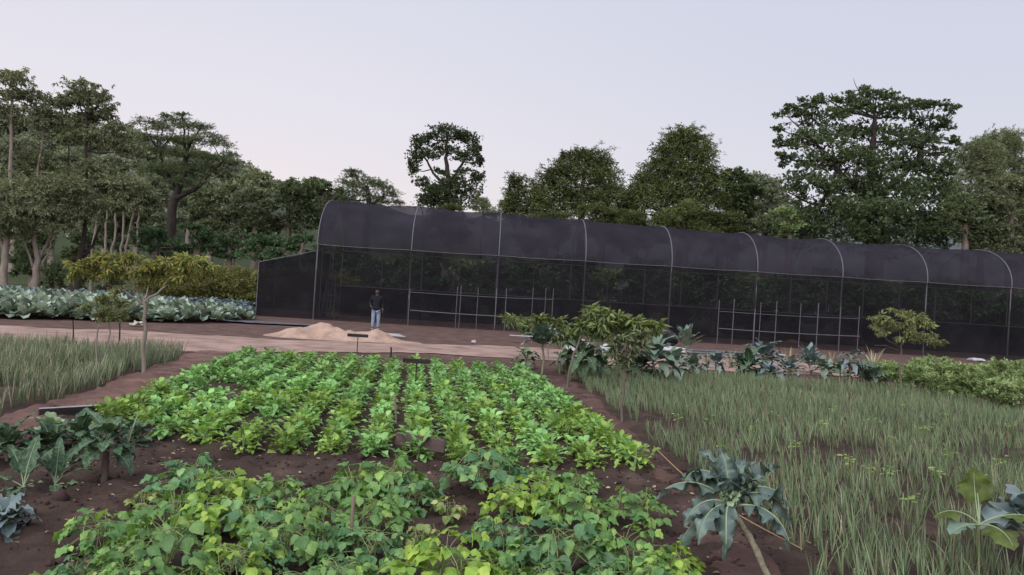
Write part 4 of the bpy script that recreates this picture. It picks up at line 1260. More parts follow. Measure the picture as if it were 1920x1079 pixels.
# ------------------------------------------------------------------ onion beds
m_onion = leafmat('onion_leaves', [(.072, .108, .056), (.108, .155, .080), (.16, .215, .115), (.215, .24, .135)], .15, .5, .25, .35, .6, 0)
m_onion_l = leafmat('onion_leaves_back', [(.078, .105, .056), (.115, .15, .082), (.165, .195, .115), (.22, .22, .14)], .15, .5, .25, .35, .6, 0)
m_dry = leafmat('dry_onion_leaves', [(.17, .12, .085), (.25, .19, .13), (.32, .26, .19)], .1, .7, .2, .2, .6, 0)


def inpoly(p, poly):
    poly = np.asarray(poly); x, y = p[:, 0], p[:, 1]; r = np.zeros(len(p), bool)
    for (x0, y0), (x1, y1) in zip(poly, np.roll(poly, -1, 0)):
        c = ((y0 > y) != (y1 > y)) & (x < (x1 - x0) * (y - y0) / (y1 - y0 + 1e-12) + x0)
        r ^= c
    return r


def onions(name, label, corners, rowdir, sp, sr, hgt, blades, mt, lean, gap=.1, wid=.011):
    poly = np.array([P(*q)[:2] for q in corners])
    c = poly.mean(0); rd_ = norm(np.array(rowdir)); rs_ = np.array([rd_[1], -rd_[0]])
    R_ = np.abs(poly - c).max() * 1.6
    a, b = np.meshgrid(np.arange(-R_, R_, sp), np.arange(-R_, R_, sr), indexing='ij')
    p = c + a.reshape(-1, 1) * rd_ + b.reshape(-1, 1) * rs_ + RNG.standard_normal((a.size, 2)) * .025
    p = p[inpoly(p + .2 * np.stack([fbm(p[:, 0], p[:, 1], 1.5, 2)] * 2, 1), poly)]
    p = p[(RNG.random(len(p)) > gap) & (fbm(p[:, 0], p[:, 1], .8, 3) > -.36)]
    n = len(p)
    z = H(p[:, 0], p[:, 1])
    hs = hgt * (1 + .35 * fbm(p[:, 0], p[:, 1], .5, 2))
    base = np.repeat(np.c_[p, z], blades, 0); hh = np.repeat(hs, blades) * rnd(.6, 1.15, n * blades)
    az = rnd(0, 2 * PI, n * blades); ln = np.abs(RNG.normal(.14, .10, n * blades))
    cv = rnd(0, .8, n * blades) ** 2.5
    k = np.linspace(0, 1, 5)
    d = np.stack([np.cos(az) * np.sin(ln) + lean[0], np.sin(az) * np.sin(ln) + lean[1], np.cos(ln)], 1); d = norm(d)
    hz_ = np.stack([np.cos(az), np.sin(az), -.8 + 0 * az], 1)
    ctr = base[:, None] + d[:, None] * (k * 1)[None, :, None] * hh[:, None, None] + hz_[:, None] * (k ** 2.5)[None, :, None] * (cv * hh * .5)[:, None, None]
    fa = rnd(0, PI, n * blades)
    sv = np.stack([np.cos(fa), np.sin(fa), 0 * fa], 1)
    w_ = np.array([.8, 1, .9, .6, .1]) * wid / 2
    off = sv[:, None] * w_[None, :, None] * rnd(.7, 1.3, n * blades)[:, None, None]
    V = np.stack([ctr - off, ctr + off], 2).reshape(n * blades, 10, 3)
    F = np.array([[0, 1, 3, 2], [2, 3, 5, 4], [4, 5, 7, 6], [6, 7, 9, 8]])
    Fa = (F[None] + (np.arange(n * blades) * 10)[:, None, None])
    dry = RNG.random(n * blades) < .05
    mb = MB(); mb.add(V.reshape(-1, 3), np.zeros((0, 4), int))
    mb.F += [(Fa[~dry].reshape(-1, 4), 0), (Fa[dry].reshape(-1, 4), 1)]
    return tag(mb.build(name, [mt, m_dry]), label, 'onions', kind='stuff')


onions('onion_leaves', 'dense upright onion leaves in rows in the left bed', [(-260, 640), (0, 648), (200, 656), (362, 662), (240, 708), (100, 756), (0, 788), (-260, 860)], rd, .075, .26, .44, 6, m_onion_l, (0, 0), .06, .014)
onions('onion_leaves', 'wide bed of thin grey-green onion leaves on the right', [(1045, 696), (1200, 700), (1420, 715), (1620, 728), (1780, 750), (1920, 775), (2150, 790), (2400, 1100), (2100, 1300), (1560, 1300), (1500, 1078), (1420, 990), (1255, 860), (1190, 800), (1115, 742)], rd, .08, .25, .31, 6, m_onion, (-.10, -.03), .08, .0092)
mb_d = None

# small bright weeds above the right onions
TW = leafT(5, 3, .07, .036, OV, .12, .2, .6)
m_weed = leafmat('bright_weed_leaves', [(.16, .25, .06), (.22, .32, .08), (.30, .39, .12)], .3, .55, .2)
WM = []
for q in range(4):
    mbw = MB(); n_ = 16; az = np.arange(n_) * 2.4 + rnd(-.6, .6, n_); el = rnd(-.35, .7, n_)
    rr = rnd(.0, .07, n_); pos = np.stack([rr * np.cos(az), rr * np.sin(az), rnd(.36, .50, n_)], 1)
    mbw.inst(TW, pos, frames(np.stack([np.cos(az) * np.cos(el), np.sin(az) * np.cos(el), np.sin(el)], 1), roll=rnd(-.5, .5, n_)), rnd(.45, 1.2, n_))
    mbw.tube([[0, 0, 0], [rnd(-.02, .02), 0, .25], [0, 0, .46]], .003, 4)
    for j in range(5): mbw.tube([[0, 0, .34 + .02 * j], pos[j]], .002, 3)
    me = mbw.mesh('weed'); me.materials.append(m_weed); WM.append(me)
for px, py in [(1490, 822), (1590, 846), (1665, 868), (1630, 862), (1706, 920), (1606, 935), (1512, 948), (1497, 1000), (1622, 985), (1780, 842), (1758, 870), (1672, 812), (1540, 792), (1735, 800), (1640, 782), (1690, 758), (1560, 760), (1450, 772), (1875, 850), (1890, 790), (1905, 960), (1720, 1010), (1405, 800), (1330, 782), (1270, 770), (1350, 830), (1840, 885), (1770, 775), (1600, 1040)]:
    if py > 930: continue
    b = P(px, py + 30); k = np.linalg.norm(b[:2]); b = P(px, py + .33 * FPX / b[1])
    o = link('weed', WM[RNG.integers(4)], None, (b[0], b[1], float(H(b[0], b[1])) - .02), rnd(0, 6.28)); s_ = rnd(.7, 1.1); o.scale = (s_, s_, .68)
    tag(o, 'small bright yellow-green weed poking above the right onion bed', 'weed', 'weeds among the right onions')

# ------------------------------------------------------------------ cabbage field
m_cab = leafmat('cabbage_leaves', [(.115, .165, .115), (.17, .23, .17), (.25, .31, .245), (.33, .38, .31)], .12, .45, .2, .4, 1.5, .22)
m_cab2 = leafmat('blue_cabbage_leaves', [(.055, .085, .095), (.085, .12, .13), (.13, .17, .18)], .1, .45, .2, .4, 1.5, .22)


def cab_mesh(mt):
    mb = MB(); n_ = 15
    T = [leafT(5, 5, .36, .30, OV, .1, .22, .2 + .3 * q, .3, 2, q) for q in range(3)]
    az = np.arange(n_) * 2.4; el = np.linspace(1.35, .25, n_)
    pos = np.stack([.04 * np.cos(az), .04 * np.sin(az), np.linspace(.2, .06, n_)], 1)
    f = np.stack([np.cos(az) * np.cos(el), np.sin(az) * np.cos(el), np.sin(el)], 1)
    for j in range(3): mb.inst(T[j], pos[j::3], frames(f[j::3]), np.linspace(.7, 1.15, n_)[j::3])
    me = mb.mesh('cabbage'); me.materials.append(mt); return me


m_cab3 = leafmat('yellowing_cabbage_leaves', [(.15, .19, .09), (.22, .26, .13), (.30, .33, .19)], .12, .5, .2, .3, 1.5, .22)
CM = [cab_mesh(m_cab), cab_mesh(m_cab), cab_mesh(m_cab2), cab_mesh(m_cab3)]
poly = np.array([P(*q)[:2] for q in [(-80, 600), (0, 598), (110, 602), (230, 604), (320, 607), (400, 606), (468, 603)]] + [PD(472, 560, 47)[:2], PD(-80, 560, 47)[:2]])
a, b = np.meshgrid(np.arange(-36, -8, .60), np.arange(26, 49, .60), indexing='ij')
p = np.stack([a.ravel(), b.ravel()], 1) + RNG.standard_normal((a.size, 2)) * .06
p = p[inpoly(p, poly)]; p = p[np.argsort(p[:, 1])]
mbc = [MB(), MB(), MB()]
for i, q in enumerate(p):
    blue = q[1] > 37 + 4 * fbm(q[0], q[1], .15, 2)
    k = 2 if blue else (3 if fbm(q[0], q[1], .3, 2) > .22 else int(RNG.integers(2))); s_ = rnd(.8, 1.5) * (1.1 if not blue else 1); rz = rnd(0, 6.28)
    if i < 300:
        o = link('cabbage', CM[k], None, (q[0], q[1], .03), rz); o.scale = (s_, s_, s_ * rnd(.9, 1.5))
        tag(o, 'large leafy cabbage in the field left of the net house' if not blue else 'bluish cabbage farther back in the field left of the net house', 'cabbage', 'cabbages in the field' if not blue else 'bluish cabbages in the field')
    else:
        me = CM[k]; V = np.empty(len(me.vertices) * 3, np.float32); me.vertices.foreach_get('co', V)
        V = V.reshape(-1, 3) * s_ @ np.array([[math.cos(rz), math.sin(rz), 0], [-math.sin(rz), math.cos(rz), 0], [0, 0, 1]]) + np.array([q[0], q[1], .03])
        F = np.empty(len(me.loops), np.int32); me.loops.foreach_get('vertex_index', F)
        mbc[0].add(V, F.reshape(-1, 4), 1 if k == 2 else 0)
tag(mbc[0].build('cabbages', [m_cab, m_cab2]), 'farthest bluish cabbages at the back of the left field', 'cabbages', kind='stuff')
# fallen pale leaves along the field edge
TL = leafT(6, 5, .5, .34, OV, .15, .1, .2, .35, 2, 1)
m_pale = leafmat('pale_fallen_leaves', [(.25, .25, .18), (.36, .35, .27), (.44, .42, .33)], .1, .6, .2)
for k, (px, py) in enumerate([(135, 599), (150, 602), (222, 597), (240, 599), (262, 610), (270, 613), (310, 602), (345, 600), (360, 602), (415, 600), (300, 606), (330, 598)]):
    b = P(px, py); mb = MB(); mb.inst(TL, np.array([[0, 0, .05]]), frames(np.array([[math.cos(k * 2.1), math.sin(k * 2.1), .12]])), np.array([rnd(.9, 1.3)]))
    tag(mb.build('fallen_leaf', m_pale, loc=(b[0], b[1], .02)), 'pale fallen cabbage leaf on the soil at the front edge of the cabbage field', 'leaf', 'pale fallen leaves')
# ------------------------------------------------------------------ kale
m_kale = leafmat('kale_leaves', [(.046, .076, .064), (.070, .106, .090), (.115, .152, .132)], .10, .48, .4, .38, 7.0, .15, bump=.5, bscale=18)
m_kale_d = leafmat('dark_curly_kale_leaves', [(.032, .062, .034), (.054, .094, .050), (.09, .14, .074)], .12, .6, .6, .22, 26.0, .15, bump=1.0, bscale=30)
m_kale_g = leafmat('grey_green_kale_leaves', [(.075, .115, .085), (.11, .16, .12), (.16, .21, .165)], .12, .45, .25, .4, 3.0, .2)
m_kale_b = leafmat('bluish_kale_leaves', [(.070, .105, .105), (.105, .145, .145), (.15, .19, .19)], .1, .45, .25, .4, 3.0, .2)
m_kale_y = leafmat('young_kale_leaves', [(.16, .23, .13), (.22, .30, .18), (.30, .37, .24)], .2, .5, .2, .3, 3.0, 0)
m_rib = mat('pale_midrib', (.22, .285, .17), (.16, .21, .12), 12, .55, .3)
m_stalk = mat('scarred_kale_stalk', (.26, .24, .17), (.13, .11, .08), 28, .85, .15, .6, 40)

KW = lambda s: np.where(s < .12, .25 + .75 * s / .12, np.sin(PI * (1 - (s - .12) / .88 * .93) / 2) ** .75 * (.85 + .15 * np.cos((s - .3) * 3)))


def kleaf(base, az, el, L, W, droop, pet=.2, ruffle=.25, freq=3.0, fold=.25, twist=0.0, prof=None, nl=20, nw=11, power=1.3, seed=0, curl=0.0):
    s_ = np.linspace(0, 1, nl); tt = np.linspace(-1, 1, nw)
    e = el - droop * s_ ** power
    a = az + curl * s_ ** 1.5
    d = np.stack([np.cos(a) * np.cos(e), np.sin(a) * np.cos(e), np.sin(e)], 1)
    pts = np.asarray(base) + np.r_[np.zeros((1, 3)), np.cumsum((d[1:] + d[:-1]) / 2, 0)] * L / (nl - 1)
    side0 = np.stack([-np.sin(a), np.cos(a), 0 * a], 1)
    nrm0 = np.cross(d, side0) * -1
    nrm0 = np.cross(side0, d) * -1.0
    nrm0 = np.stack([-np.cos(a) * np.sin(e), -np.sin(a) * np.sin(e), np.cos(e)], 1)
    tw = twist * s_
    side = side0 * np.cos(tw)[:, None] + nrm0 * np.sin(tw)[:, None]
    nrm = nrm0 * np.cos(tw)[:, None] - side0 * np.sin(tw)[:, None]
    prof = prof or KW
    sp_ = np.clip((s_ - pet) / (1 - pet), 0, 1)
    wd = np.where(s_ < pet, .03, np.maximum(prof(sp_), .03)) * W / 2
    wd[-1] *= .3
    A = np.zeros((nl, nw, 3)); rs_ = np.random.default_rng(seed + 5)
    p1, p2 = rs_.uniform(0, 6, 2)
    for i in range(nl):
        sgn = np.sign(tt)
        ru = ruffle * np.abs(tt) ** 2 * (np.sin(freq * 2 * PI * s_[i] + np.where(tt > 0, p1, p2)) + .5 * np.sin(freq * 4.7 * PI * s_[i] + np.where(tt > 0, p2, p1)))
        off = wd[i] * (fold * np.abs(tt) ** 1.3 + ru) * (s_[i] > pet * .8)
        wv = wd[i] * tt * (1 + .14 * np.sin(freq * 5.1 * PI * s_[i] + p2 + sgn))
        A[i] = pts[i] + wv[:, None] * side[i] + off[:, None] * nrm[i]
    return A, pts, nrm


def kale(label, foot, stem, leaves, mt, cat='kale', name='kale', parts=False, ribs=True, stalk_r=(.022, .016), extra=None, group=None, stalk_mt=None):
    """stem: world points from the foot; leaves: dicts for kleaf with base index -1"""
    foot = np.asarray(foot, float)
    root = thing(name, label, cat, foot, 0, group)
    mb = MB(); st = np.asarray(stem) - foot
    k2 = np.linspace(0, 1, 14); kk = np.linspace(0, 1, len(st))
    st2 = np.stack([np.interp(k2, kk, st[:, j]) for j in range(3)], 1)
    mb.tube(st2, np.linspace(stalk_r[0], stalk_r[1], 14), 9, wob=.10)
    mb.build('stalk', stalk_mt or m_stalk, root)
    top = st2[-1]
    fol, rib = MB(), MB()
    for i, lf in enumerate(leaves):
        lf = dict(lf); up = lf.pop('up', 0.0); bmt = lf.pop('mt', None)
        base = top - (top - st2[-4]) / (np.linalg.norm(top - st2[-4]) + 1e-6) * up
        A, pts, nrm = kleaf(base, seed=i, **lf)
        L = lf['L']
        rr = np.linspace(.0085, .0008, len(pts)) ** 1.0 * (L / .5) ** .6
        if parts:
            m1 = MB(); m1.grid(A); lo = m1.build('leaf', bmt or mt, root)
            q = int(len(pts) * .92); m2 = MB(); m2.tube((pts + nrm * rr[:, None] * .3)[:q], rr[:q], 6); m2.build('midrib', m_rib, lo)
        else:
            fol.grid(A)
            q = max(4, int(len(pts) * .9)); rib.tube((pts + nrm * rr[:, None] * .2)[:q], rr[:q] * .8, 5)
    if not parts:
        fol.build('leaves', mt, root)
        if ribs: rib.build('midribs', m_rib, root)
    return root


D = rad
# the big drooping kale in the right foreground
f0 = P(1452, 1096); f0[2] = float(H(f0[0], f0[1])) - .03
tp = PD(1366, 944, f0[1] + .12)
hk = [
    dict(az=D(165), el=D(76), L=0.56, W=0.15, droop=D(190), pet=.16, fold=-0.45, ruffle=0.80, freq=3.68, power=1.7, curl=0.3, twist=0.53, up=0, nl=34, nw=13),
    dict(az=D(150), el=D(66), L=0.5, W=0.14, droop=D(125), pet=.16, fold=-0.5, ruffle=0.93, freq=3.68, power=1.5, curl=0.1, twist=0.76, up=0, nl=34, nw=13),
    dict(az=D(184), el=D(44), L=0.66, W=0.13, droop=D(100), pet=.16, fold=-0.6, ruffle=0.56, freq=3.13, power=1.3, curl=0.2, twist=0.80, up=0, nl=34, nw=13),
    dict(az=D(206), el=D(38), L=0.52, W=0.17, droop=D(120), pet=.16, fold=-0.5, ruffle=0.81, freq=4.00, power=1.2, curl=-0.2, twist=-0.70, up=0.04, nl=34, nw=13),
    dict(az=D(220), el=D(24), L=0.56, W=0.17, droop=D(105), pet=.16, fold=-0.45, ruffle=0.74, freq=2.69, power=1.2, curl=0.3, twist=0.08, up=0.04, nl=34, nw=13),
    dict(az=D(194), el=D(16), L=0.58, W=0.16, droop=D(108), pet=.16, fold=-0.5, ruffle=0.78, freq=2.23, power=1.2, curl=-0.3, twist=-0.51, up=0.1, nl=34, nw=13),
    dict(az=D(242), el=D(36), L=0.62, W=0.13, droop=D(155), pet=.16, fold=-0.7, ruffle=0.66, freq=4.03, power=1.0, curl=0.7, twist=0.48, up=0.04, nl=34, nw=13),
    dict(az=D(330), el=D(32), L=0.6, W=0.14, droop=D(122), pet=.16, fold=-0.65, ruffle=0.61, freq=3.79, power=1.05, curl=-0.3, twist=-0.65, up=0.04, nl=34, nw=13),
    dict(az=D(348), el=D(46), L=0.6, W=0.17, droop=D(138), pet=.16, fold=-0.5, ruffle=0.80, freq=2.45, power=1.2, curl=0.3, twist=-0.90, up=0, nl=34, nw=13),
    dict(az=D(4), el=D(54), L=0.56, W=0.17, droop=D(120), pet=.16, fold=-0.5, ruffle=0.90, freq=2.62, power=1.2, curl=-0.3, twist=-0.51, up=0, nl=34, nw=13),
    dict(az=D(24), el=D(46), L=0.58, W=0.17, droop=D(42), pet=.16, fold=0.5, ruffle=0.94, freq=3.94, power=1.0, curl=0.2, twist=-0.38, up=0, nl=34, nw=13),
    dict(az=D(12), el=D(24), L=0.5, W=0.15, droop=D(100), pet=.16, fold=-0.5, ruffle=0.93, freq=3.28, power=1.2, curl=0.4, twist=0.32, up=0.04, nl=34, nw=13),
    dict(az=D(50), el=D(70), L=0.46, W=0.17, droop=D(70), pet=.16, fold=0.6, ruffle=0.63, freq=4.08, power=1.2, curl=0.3, twist=0.34, up=0, nl=34, nw=13),
    dict(az=D(85), el=D(74), L=0.44, W=0.17, droop=D(80), pet=.16, fold=0.6, ruffle=0.94, freq=3.99, power=1.2, curl=-0.4, twist=-0.36, up=0, nl=34, nw=13),
    dict(az=D(118), el=D(78), L=0.48, W=0.16, droop=D(70), pet=.16, fold=0.6, ruffle=0.69, freq=2.53, power=1.2, curl=0.3, twist=-0.64, up=0, nl=34, nw=13),
    dict(az=D(152), el=D(84), L=0.4, W=0.11, droop=D(60), pet=.16, fold=0.7, ruffle=0.58, freq=2.80, power=1.2, curl=0.2, twist=0.19, up=0, nl=34, nw=13),
    dict(az=D(30), el=D(78), L=0.4, W=0.12, droop=D(60), pet=.16, fold=0.7, ruffle=0.55, freq=3.56, power=1.2, curl=-0.3, twist=-0.29, up=0, nl=34, nw=13),
    dict(az=D(135), el=D(60), L=0.48, W=0.15, droop=D(112), pet=.16, fold=-0.5, ruffle=0.67, freq=3.84, power=1.3, curl=-0.5, twist=-0.03, up=0, nl=34, nw=13),
    dict(az=D(70), el=D(58), L=0.48, W=0.16, droop=D(90), pet=.16, fold=0.6, ruffle=0.68, freq=3.16, power=1.3, curl=0.4, twist=0.37, up=0, nl=34, nw=13),
    dict(az=D(100), el=D(86), L=0.42, W=0.14, droop=D(40), pet=.16, fold=0.6, ruffle=0.57, freq=4.15, power=1.2, curl=0.3, twist=-0.86, up=0, nl=34, nw=13),
    dict(az=D(200), el=D(70), L=0.34, W=0.12, droop=D(60), pet=.16, fold=0.6, ruffle=0.85, freq=3.89, power=1.3, curl=0.3, twist=-0.87, up=0, nl=34, nw=13),
    dict(az=D(350), el=D(72), L=0.34, W=0.12, droop=D(70), pet=.16, fold=0.6, ruffle=0.87, freq=2.93, power=1.3, curl=-0.3, twist=0.14, up=0, nl=34, nw=13),
    dict(az=D(230), el=D(62), L=0.15, W=.13, droop=D(70), pet=.05, fold=.4, ruffle=.7, mt=m_kale_y),
    dict(az=D(300), el=D(66), L=0.14, W=.13, droop=D(70), pet=.05, fold=.4, ruffle=.7, mt=m_kale_y),
    dict(az=D(190), el=D(74), L=0.17, W=.13, droop=D(70), pet=.05, fold=.4, ruffle=.7, mt=m_kale_y),
    dict(az=D(40), el=D(78), L=0.18, W=.13, droop=D(70), pet=.05, fold=.4, ruffle=.7, mt=m_kale_y),
    dict(az=D(262), el=D(35), L=0.15, W=.13, droop=D(70), pet=.05, fold=.4, ruffle=.7, mt=m_kale_y),
    dict(az=D(120), el=D(60), L=0.15, W=.13, droop=D(70), pet=.05, fold=.4, ruffle=.7, mt=m_kale_y),
]
kale('big blue-green kale with long drooping leaves on a leaning pale stalk in the right foreground', f0,
     [f0, f0 * .45 + tp * .55 + np.array([.015, 0, .02]), tp], hk, m_kale, parts=True, stalk_r=(.026, .022))


def rand_leaves(n, L, W, el0, el1, droop, seed, **kw):
    r = np.random.default_rng(seed); out_ = []
    for i in range(n):
        q = i / max(1, n - 1)
        d = dict(az=i * 2.4 + r.uniform(-.4, .4), el=D(el1 + (el0 - el1) * q + r.uniform(-8, 8)), L=L * r.uniform(.75, 1.15), W=W * r.uniform(.8, 1.2), droop=D(droop * r.uniform(.6, 1.3)), up=(1 - q) * .10)
        d.update(kw); out_.append(d)
    return out_


def simple_kale(label, foot, top, n, L, W, mt, el0=80, el1=0, droop=80, r=.02, seed=0, bendx=0.0, name='kale', cat='kale', ks=1.25, **kw):
    f = P(*foot); f[2] = float(H(f[0], f[1])) - .02
    t_ = PD(top[0], top[1], f[1] - .02)
    mid = (f + t_) / 2 + np.array([bendx, 0, 0])
    return kale(label, f, [f, mid, t_], rand_leaves(n + 4, L * ks, W * ks, el0, el1, droop, seed, nl=12, nw=7, **kw), mt, cat, name, stalk_r=(r, r * .8))


# mid-distance kales along the path
simple_kale('tall kale on a bare bent stalk at the corner of the leafy green bed', (1016, 704), (1016, 642), 20, .52, .26, m_kale_g, 85, 25, 60, .03, 1, .05)
simple_kale('small dark kale on a thin stalk, left of the tall bent-stalked kale', (986, 692), (988, 668), 9, .36, .16, m_kale_d, 60, -10, 90, .018, 2)
simple_kale('dark drooping kale with yellow stalks under the dark drooping tree', (1098, 716), (1092, 668), 18, .62, .24, m_kale_d, 75, -10, 110, .028, 3, -.04)
simple_kale('wide pale green kale right of the brownish small tree, tallest of its clump', (1236, 722), (1222, 672), 22, .66, .26, m_kale_g, 85, 10, 75, .03, 4)
simple_kale('low pale green kale leaning right beside the widest pale kale', (1262, 716), (1262, 684), 16, .52, .2, m_kale_g, 80, 0, 80, .02, 5)
simple_kale('low dark kale at the foot of the widest pale kale', (1205, 718), (1202, 688), 14, .50, .2, m_kale_d, 75, -5, 90, .02, 14)
simple_kale('narrow upright kale standing before the black net, beside the white sheet', (1288, 676), (1286, 648), 18, .62, .2, m_kale_g, 85, 45, 30, .025, 6)
simple_kale('big bluish kale clump left of the brown spiky plant, upper one', (1436, 702), (1432, 668), 20, .62, .24, m_kale_b, 80, 0, 80, .03, 7)
simple_kale('dark kale clump at the back of the onions, lower left of the bluish one', (1408, 708), (1404, 686), 18, .55, .22, m_kale_d, 75, -5, 90, .025, 8)
simple_kale('low kale spreading on the ground below the bluish kale clump', (1448, 716), (1446, 702), 14, .5, .2, m_kale_b, 60, -5, 80, .02, 9)
simple_kale('compact blue-grey kale right of the brown spiky plant', (1519, 702), (1518, 680), 24, .50, .2, m_kale_b, 88, 20, 50, .025, 10)
simple_kale('thin-stalked wilting kale before the pale spiky plant', (1592, 724), (1596, 674), 12, .42, .15, m_kale_b, 70, -20, 110, .026, 11)
simple_kale('tiny kale right of the brown spiky plant cluster, by the path', (1556, 706), (1556, 694), 8, .32, .12, m_kale_g, 70, 10, 60, .016, 12)

for j, (px, py, n_, L, mt) in enumerate([(1062, 700, 12, .42, m_kale_g), (1128, 708, 14, .46, m_kale_d), (1180, 704, 12, .40, m_kale_g), (1302, 708, 14, .46, m_kale_g), (1342, 702, 13, .42, m_kale_b), (1388, 704, 12, .42, m_kale_g),
                                      (1484, 714, 12, .40, m_kale_b), (1542, 710, 13, .42, m_kale_g), (1575, 716, 12, .38, m_kale_d), (1612, 722, 14, .42, m_kale_g), (1640, 726, 12, .40, m_kale_g)]):
    o = simple_kale('low leafy kale in the ragged row between the right onion bed and the path', (px, py), (px + rnd(-4, 4), py - 22), n_, L, .17, mt, 82, 5, 80, .02, 60 + j)
    o['group'] = 'low kales in the row by the path'
# spiky plants
m_spike = leafmat('pale_spiky_leaves', [(.22, .21, .13), (.30, .28, .19), (.38, .36, .26)], .1, .6, .2, .2, 2, .1)
m_spike_b = leafmat('brown_spiky_leaves', [(.19, .15, .09), (.27, .21, .13), (.33, .28, .18)], .1, .6, .2, .2, 2, .1)
for lab, foot, n_, L, mt in (('brown spiky plant with stiff leaves between two blue kales', (1479, 702), 26, .72, m_spike_b), ('pale spiky plant with long stiff leaves behind the wilting kale', (1636, 704), 28, .85, m_spike),
                             ('small dry spiky plant by the pipe pile', (1370, 692), 14, .50, m_spike), ('small dark spiky tuft left of the dry one by the pipe pile', (1326, 692), 14, .45, m_spike_b), ('dry leaning spiky tuft at the path edge right of the compact kale', (1560, 690), 10, .55, m_spike_b)):
    f = P(*foot); f[2] = .0
    root = thing('spiky_plant', lab, 'spiky plant', f)
    mb = MB()
    for lf in rand_leaves(n_, L, .065, 84, 12, 22, n_): 
        lf.pop('up'); A, _, _ = kleaf([0, 0, .12], pet=0, ruffle=0, fold=.5, nl=8, nw=3, prof=lambda s: (1 - s) ** .7 + .05, **lf); mb.grid(A)
    mb.build('leaves', mt, root)
    mb = MB(); mb.tube([[0, 0, -.05], [0, 0, .16]], [.06, .04], 7); mb.build('stem', M['bark'], root)

# --- left foreground kales
def up_kale(label, foot, leaves, mt, sr=.02, top_h=.08, top=None, name='kale', **kw):
    f = P(*foot); f[2] = float(H(f[0], f[1])) - .02
    t_ = f + np.array([.0, 0, top_h]) if top is None else PD(top[0], top[1], f[1])
    return kale(label, f, [f, (f + t_) / 2, t_], leaves, mt, 'kale', name, stalk_r=(sr, sr * .8), **kw)


up_kale('dark crinkled kale with pale splayed midribs at the left photo edge', (44, 922), [
    dict(az=D(150), el=D(70), L=0.458, W=0.154, droop=D(50), pet=.25, ruffle=.25, freq=6), dict(az=D(95), el=D(80), L=0.484, W=0.160, droop=D(40), pet=.25, ruffle=.25, freq=6),
    dict(az=D(60), el=D(74), L=0.440, W=0.141, droop=D(60), pet=.3, ruffle=.25, freq=6), dict(az=D(200), el=D(40), L=0.370, W=0.115, droop=D(80), pet=.3, ruffle=.25, freq=6),
    dict(az=D(320), el=D(25), L=0.220, W=0.058, droop=D(30), pet=.5, ruffle=.3), dict(az=D(350), el=D(35), L=0.211, W=0.051, droop=D(40), pet=.5, ruffle=.3),
    dict(az=D(270), el=D(5), L=0.264, W=0.096, droop=D(40), pet=.2, ruffle=.3), dict(az=D(235), el=D(10), L=0.264, W=0.090, droop=D(40), pet=.2, ruffle=.3), dict(az=D(120), el=D(66), L=0.440, W=0.141, droop=D(70), pet=.25, ruffle=.25, freq=6)], m_kale_d, .018, .06)
up_kale('dark crinkled kale with hanging leaves, between the left edge kale and the stalked kale', (103, 912), [
    dict(az=D(140), el=D(82), L=0.475, W=0.154, droop=D(110), pet=.2, ruffle=.28, freq=7), dict(az=D(70), el=D(72), L=0.493, W=0.147, droop=D(60), pet=.25, ruffle=.28, freq=7),
    dict(az=D(30), el=D(75), L=0.484, W=0.141, droop=D(105), pet=.2, ruffle=.28, freq=7), dict(az=D(20), el=D(62), L=0.440, W=0.128, droop=D(120), pet=.25, ruffle=.28, freq=7),
    dict(az=D(110), el=D(85), L=0.440, W=0.128, droop=D(30), pet=.2, ruffle=.28, freq=7), dict(az=D(0), el=D(15), L=0.317, W=0.090, droop=D(35), pet=.3, ruffle=.3), dict(az=D(300), el=D(5), L=0.264, W=0.090, droop=D(30), pet=.2, ruffle=.3),
    dict(az=D(345), el=D(0), L=0.299, W=0.077, droop=D(20), pet=.2, ruffle=.3), dict(az=D(185), el=D(75), L=0.440, W=0.128, droop=D(80), pet=.25, ruffle=.25, freq=6)], m_kale_d, .018, .06)
simple_kale('dark leafy kale behind the left edge kale, lowest by the dirt strip', (14, 862), (14, 836), 14, 0.310, 0.149, m_kale_d, 80, 20, 80, .02, 31, ruffle=.28, freq=6)
simple_kale('dark green leafy kale behind the hanging-leaved kale', (92, 852), (92, 832), 14, 0.279, 0.149, m_kale_d, 80, 10, 70, .02, 33)
simple_kale('yellow-green leafy kale beside the dark plank', (98, 822), (98, 806), 12, 0.236, 0.124, m_kale_y, 80, 20, 60, .02, 34)
simple_kale('crumpled bluish kale lying low at the bottom left photo edge', (8, 1000), (6, 975), 34, .20, .11, m_kale_b, 70, -10, 90, .02, 35, ruffle=.4, freq=5)
up_kale('kale on a thick brown scarred trunk with a spreading dark crown', (196, 902), rand_leaves(20, .36, .17, 80, 5, 85, 36, pet=.25, nl=14, nw=9), m_kale_d, .036, .4, (200, 826), stalk_mt=M['bark'])
simple_kale('low dark leafy kale behind the brown-trunked kale', (150, 838), (150, 818), 16, 0.273, 0.136, m_kale_d, 80, 10, 70, .02, 37)
simple_kale('low dark leafy kale right of the brown-trunked kale, at the leafy green bed', (252, 838), (250, 818), 12, 0.248, 0.124, m_kale_d, 80, 10, 70, .02, 38)
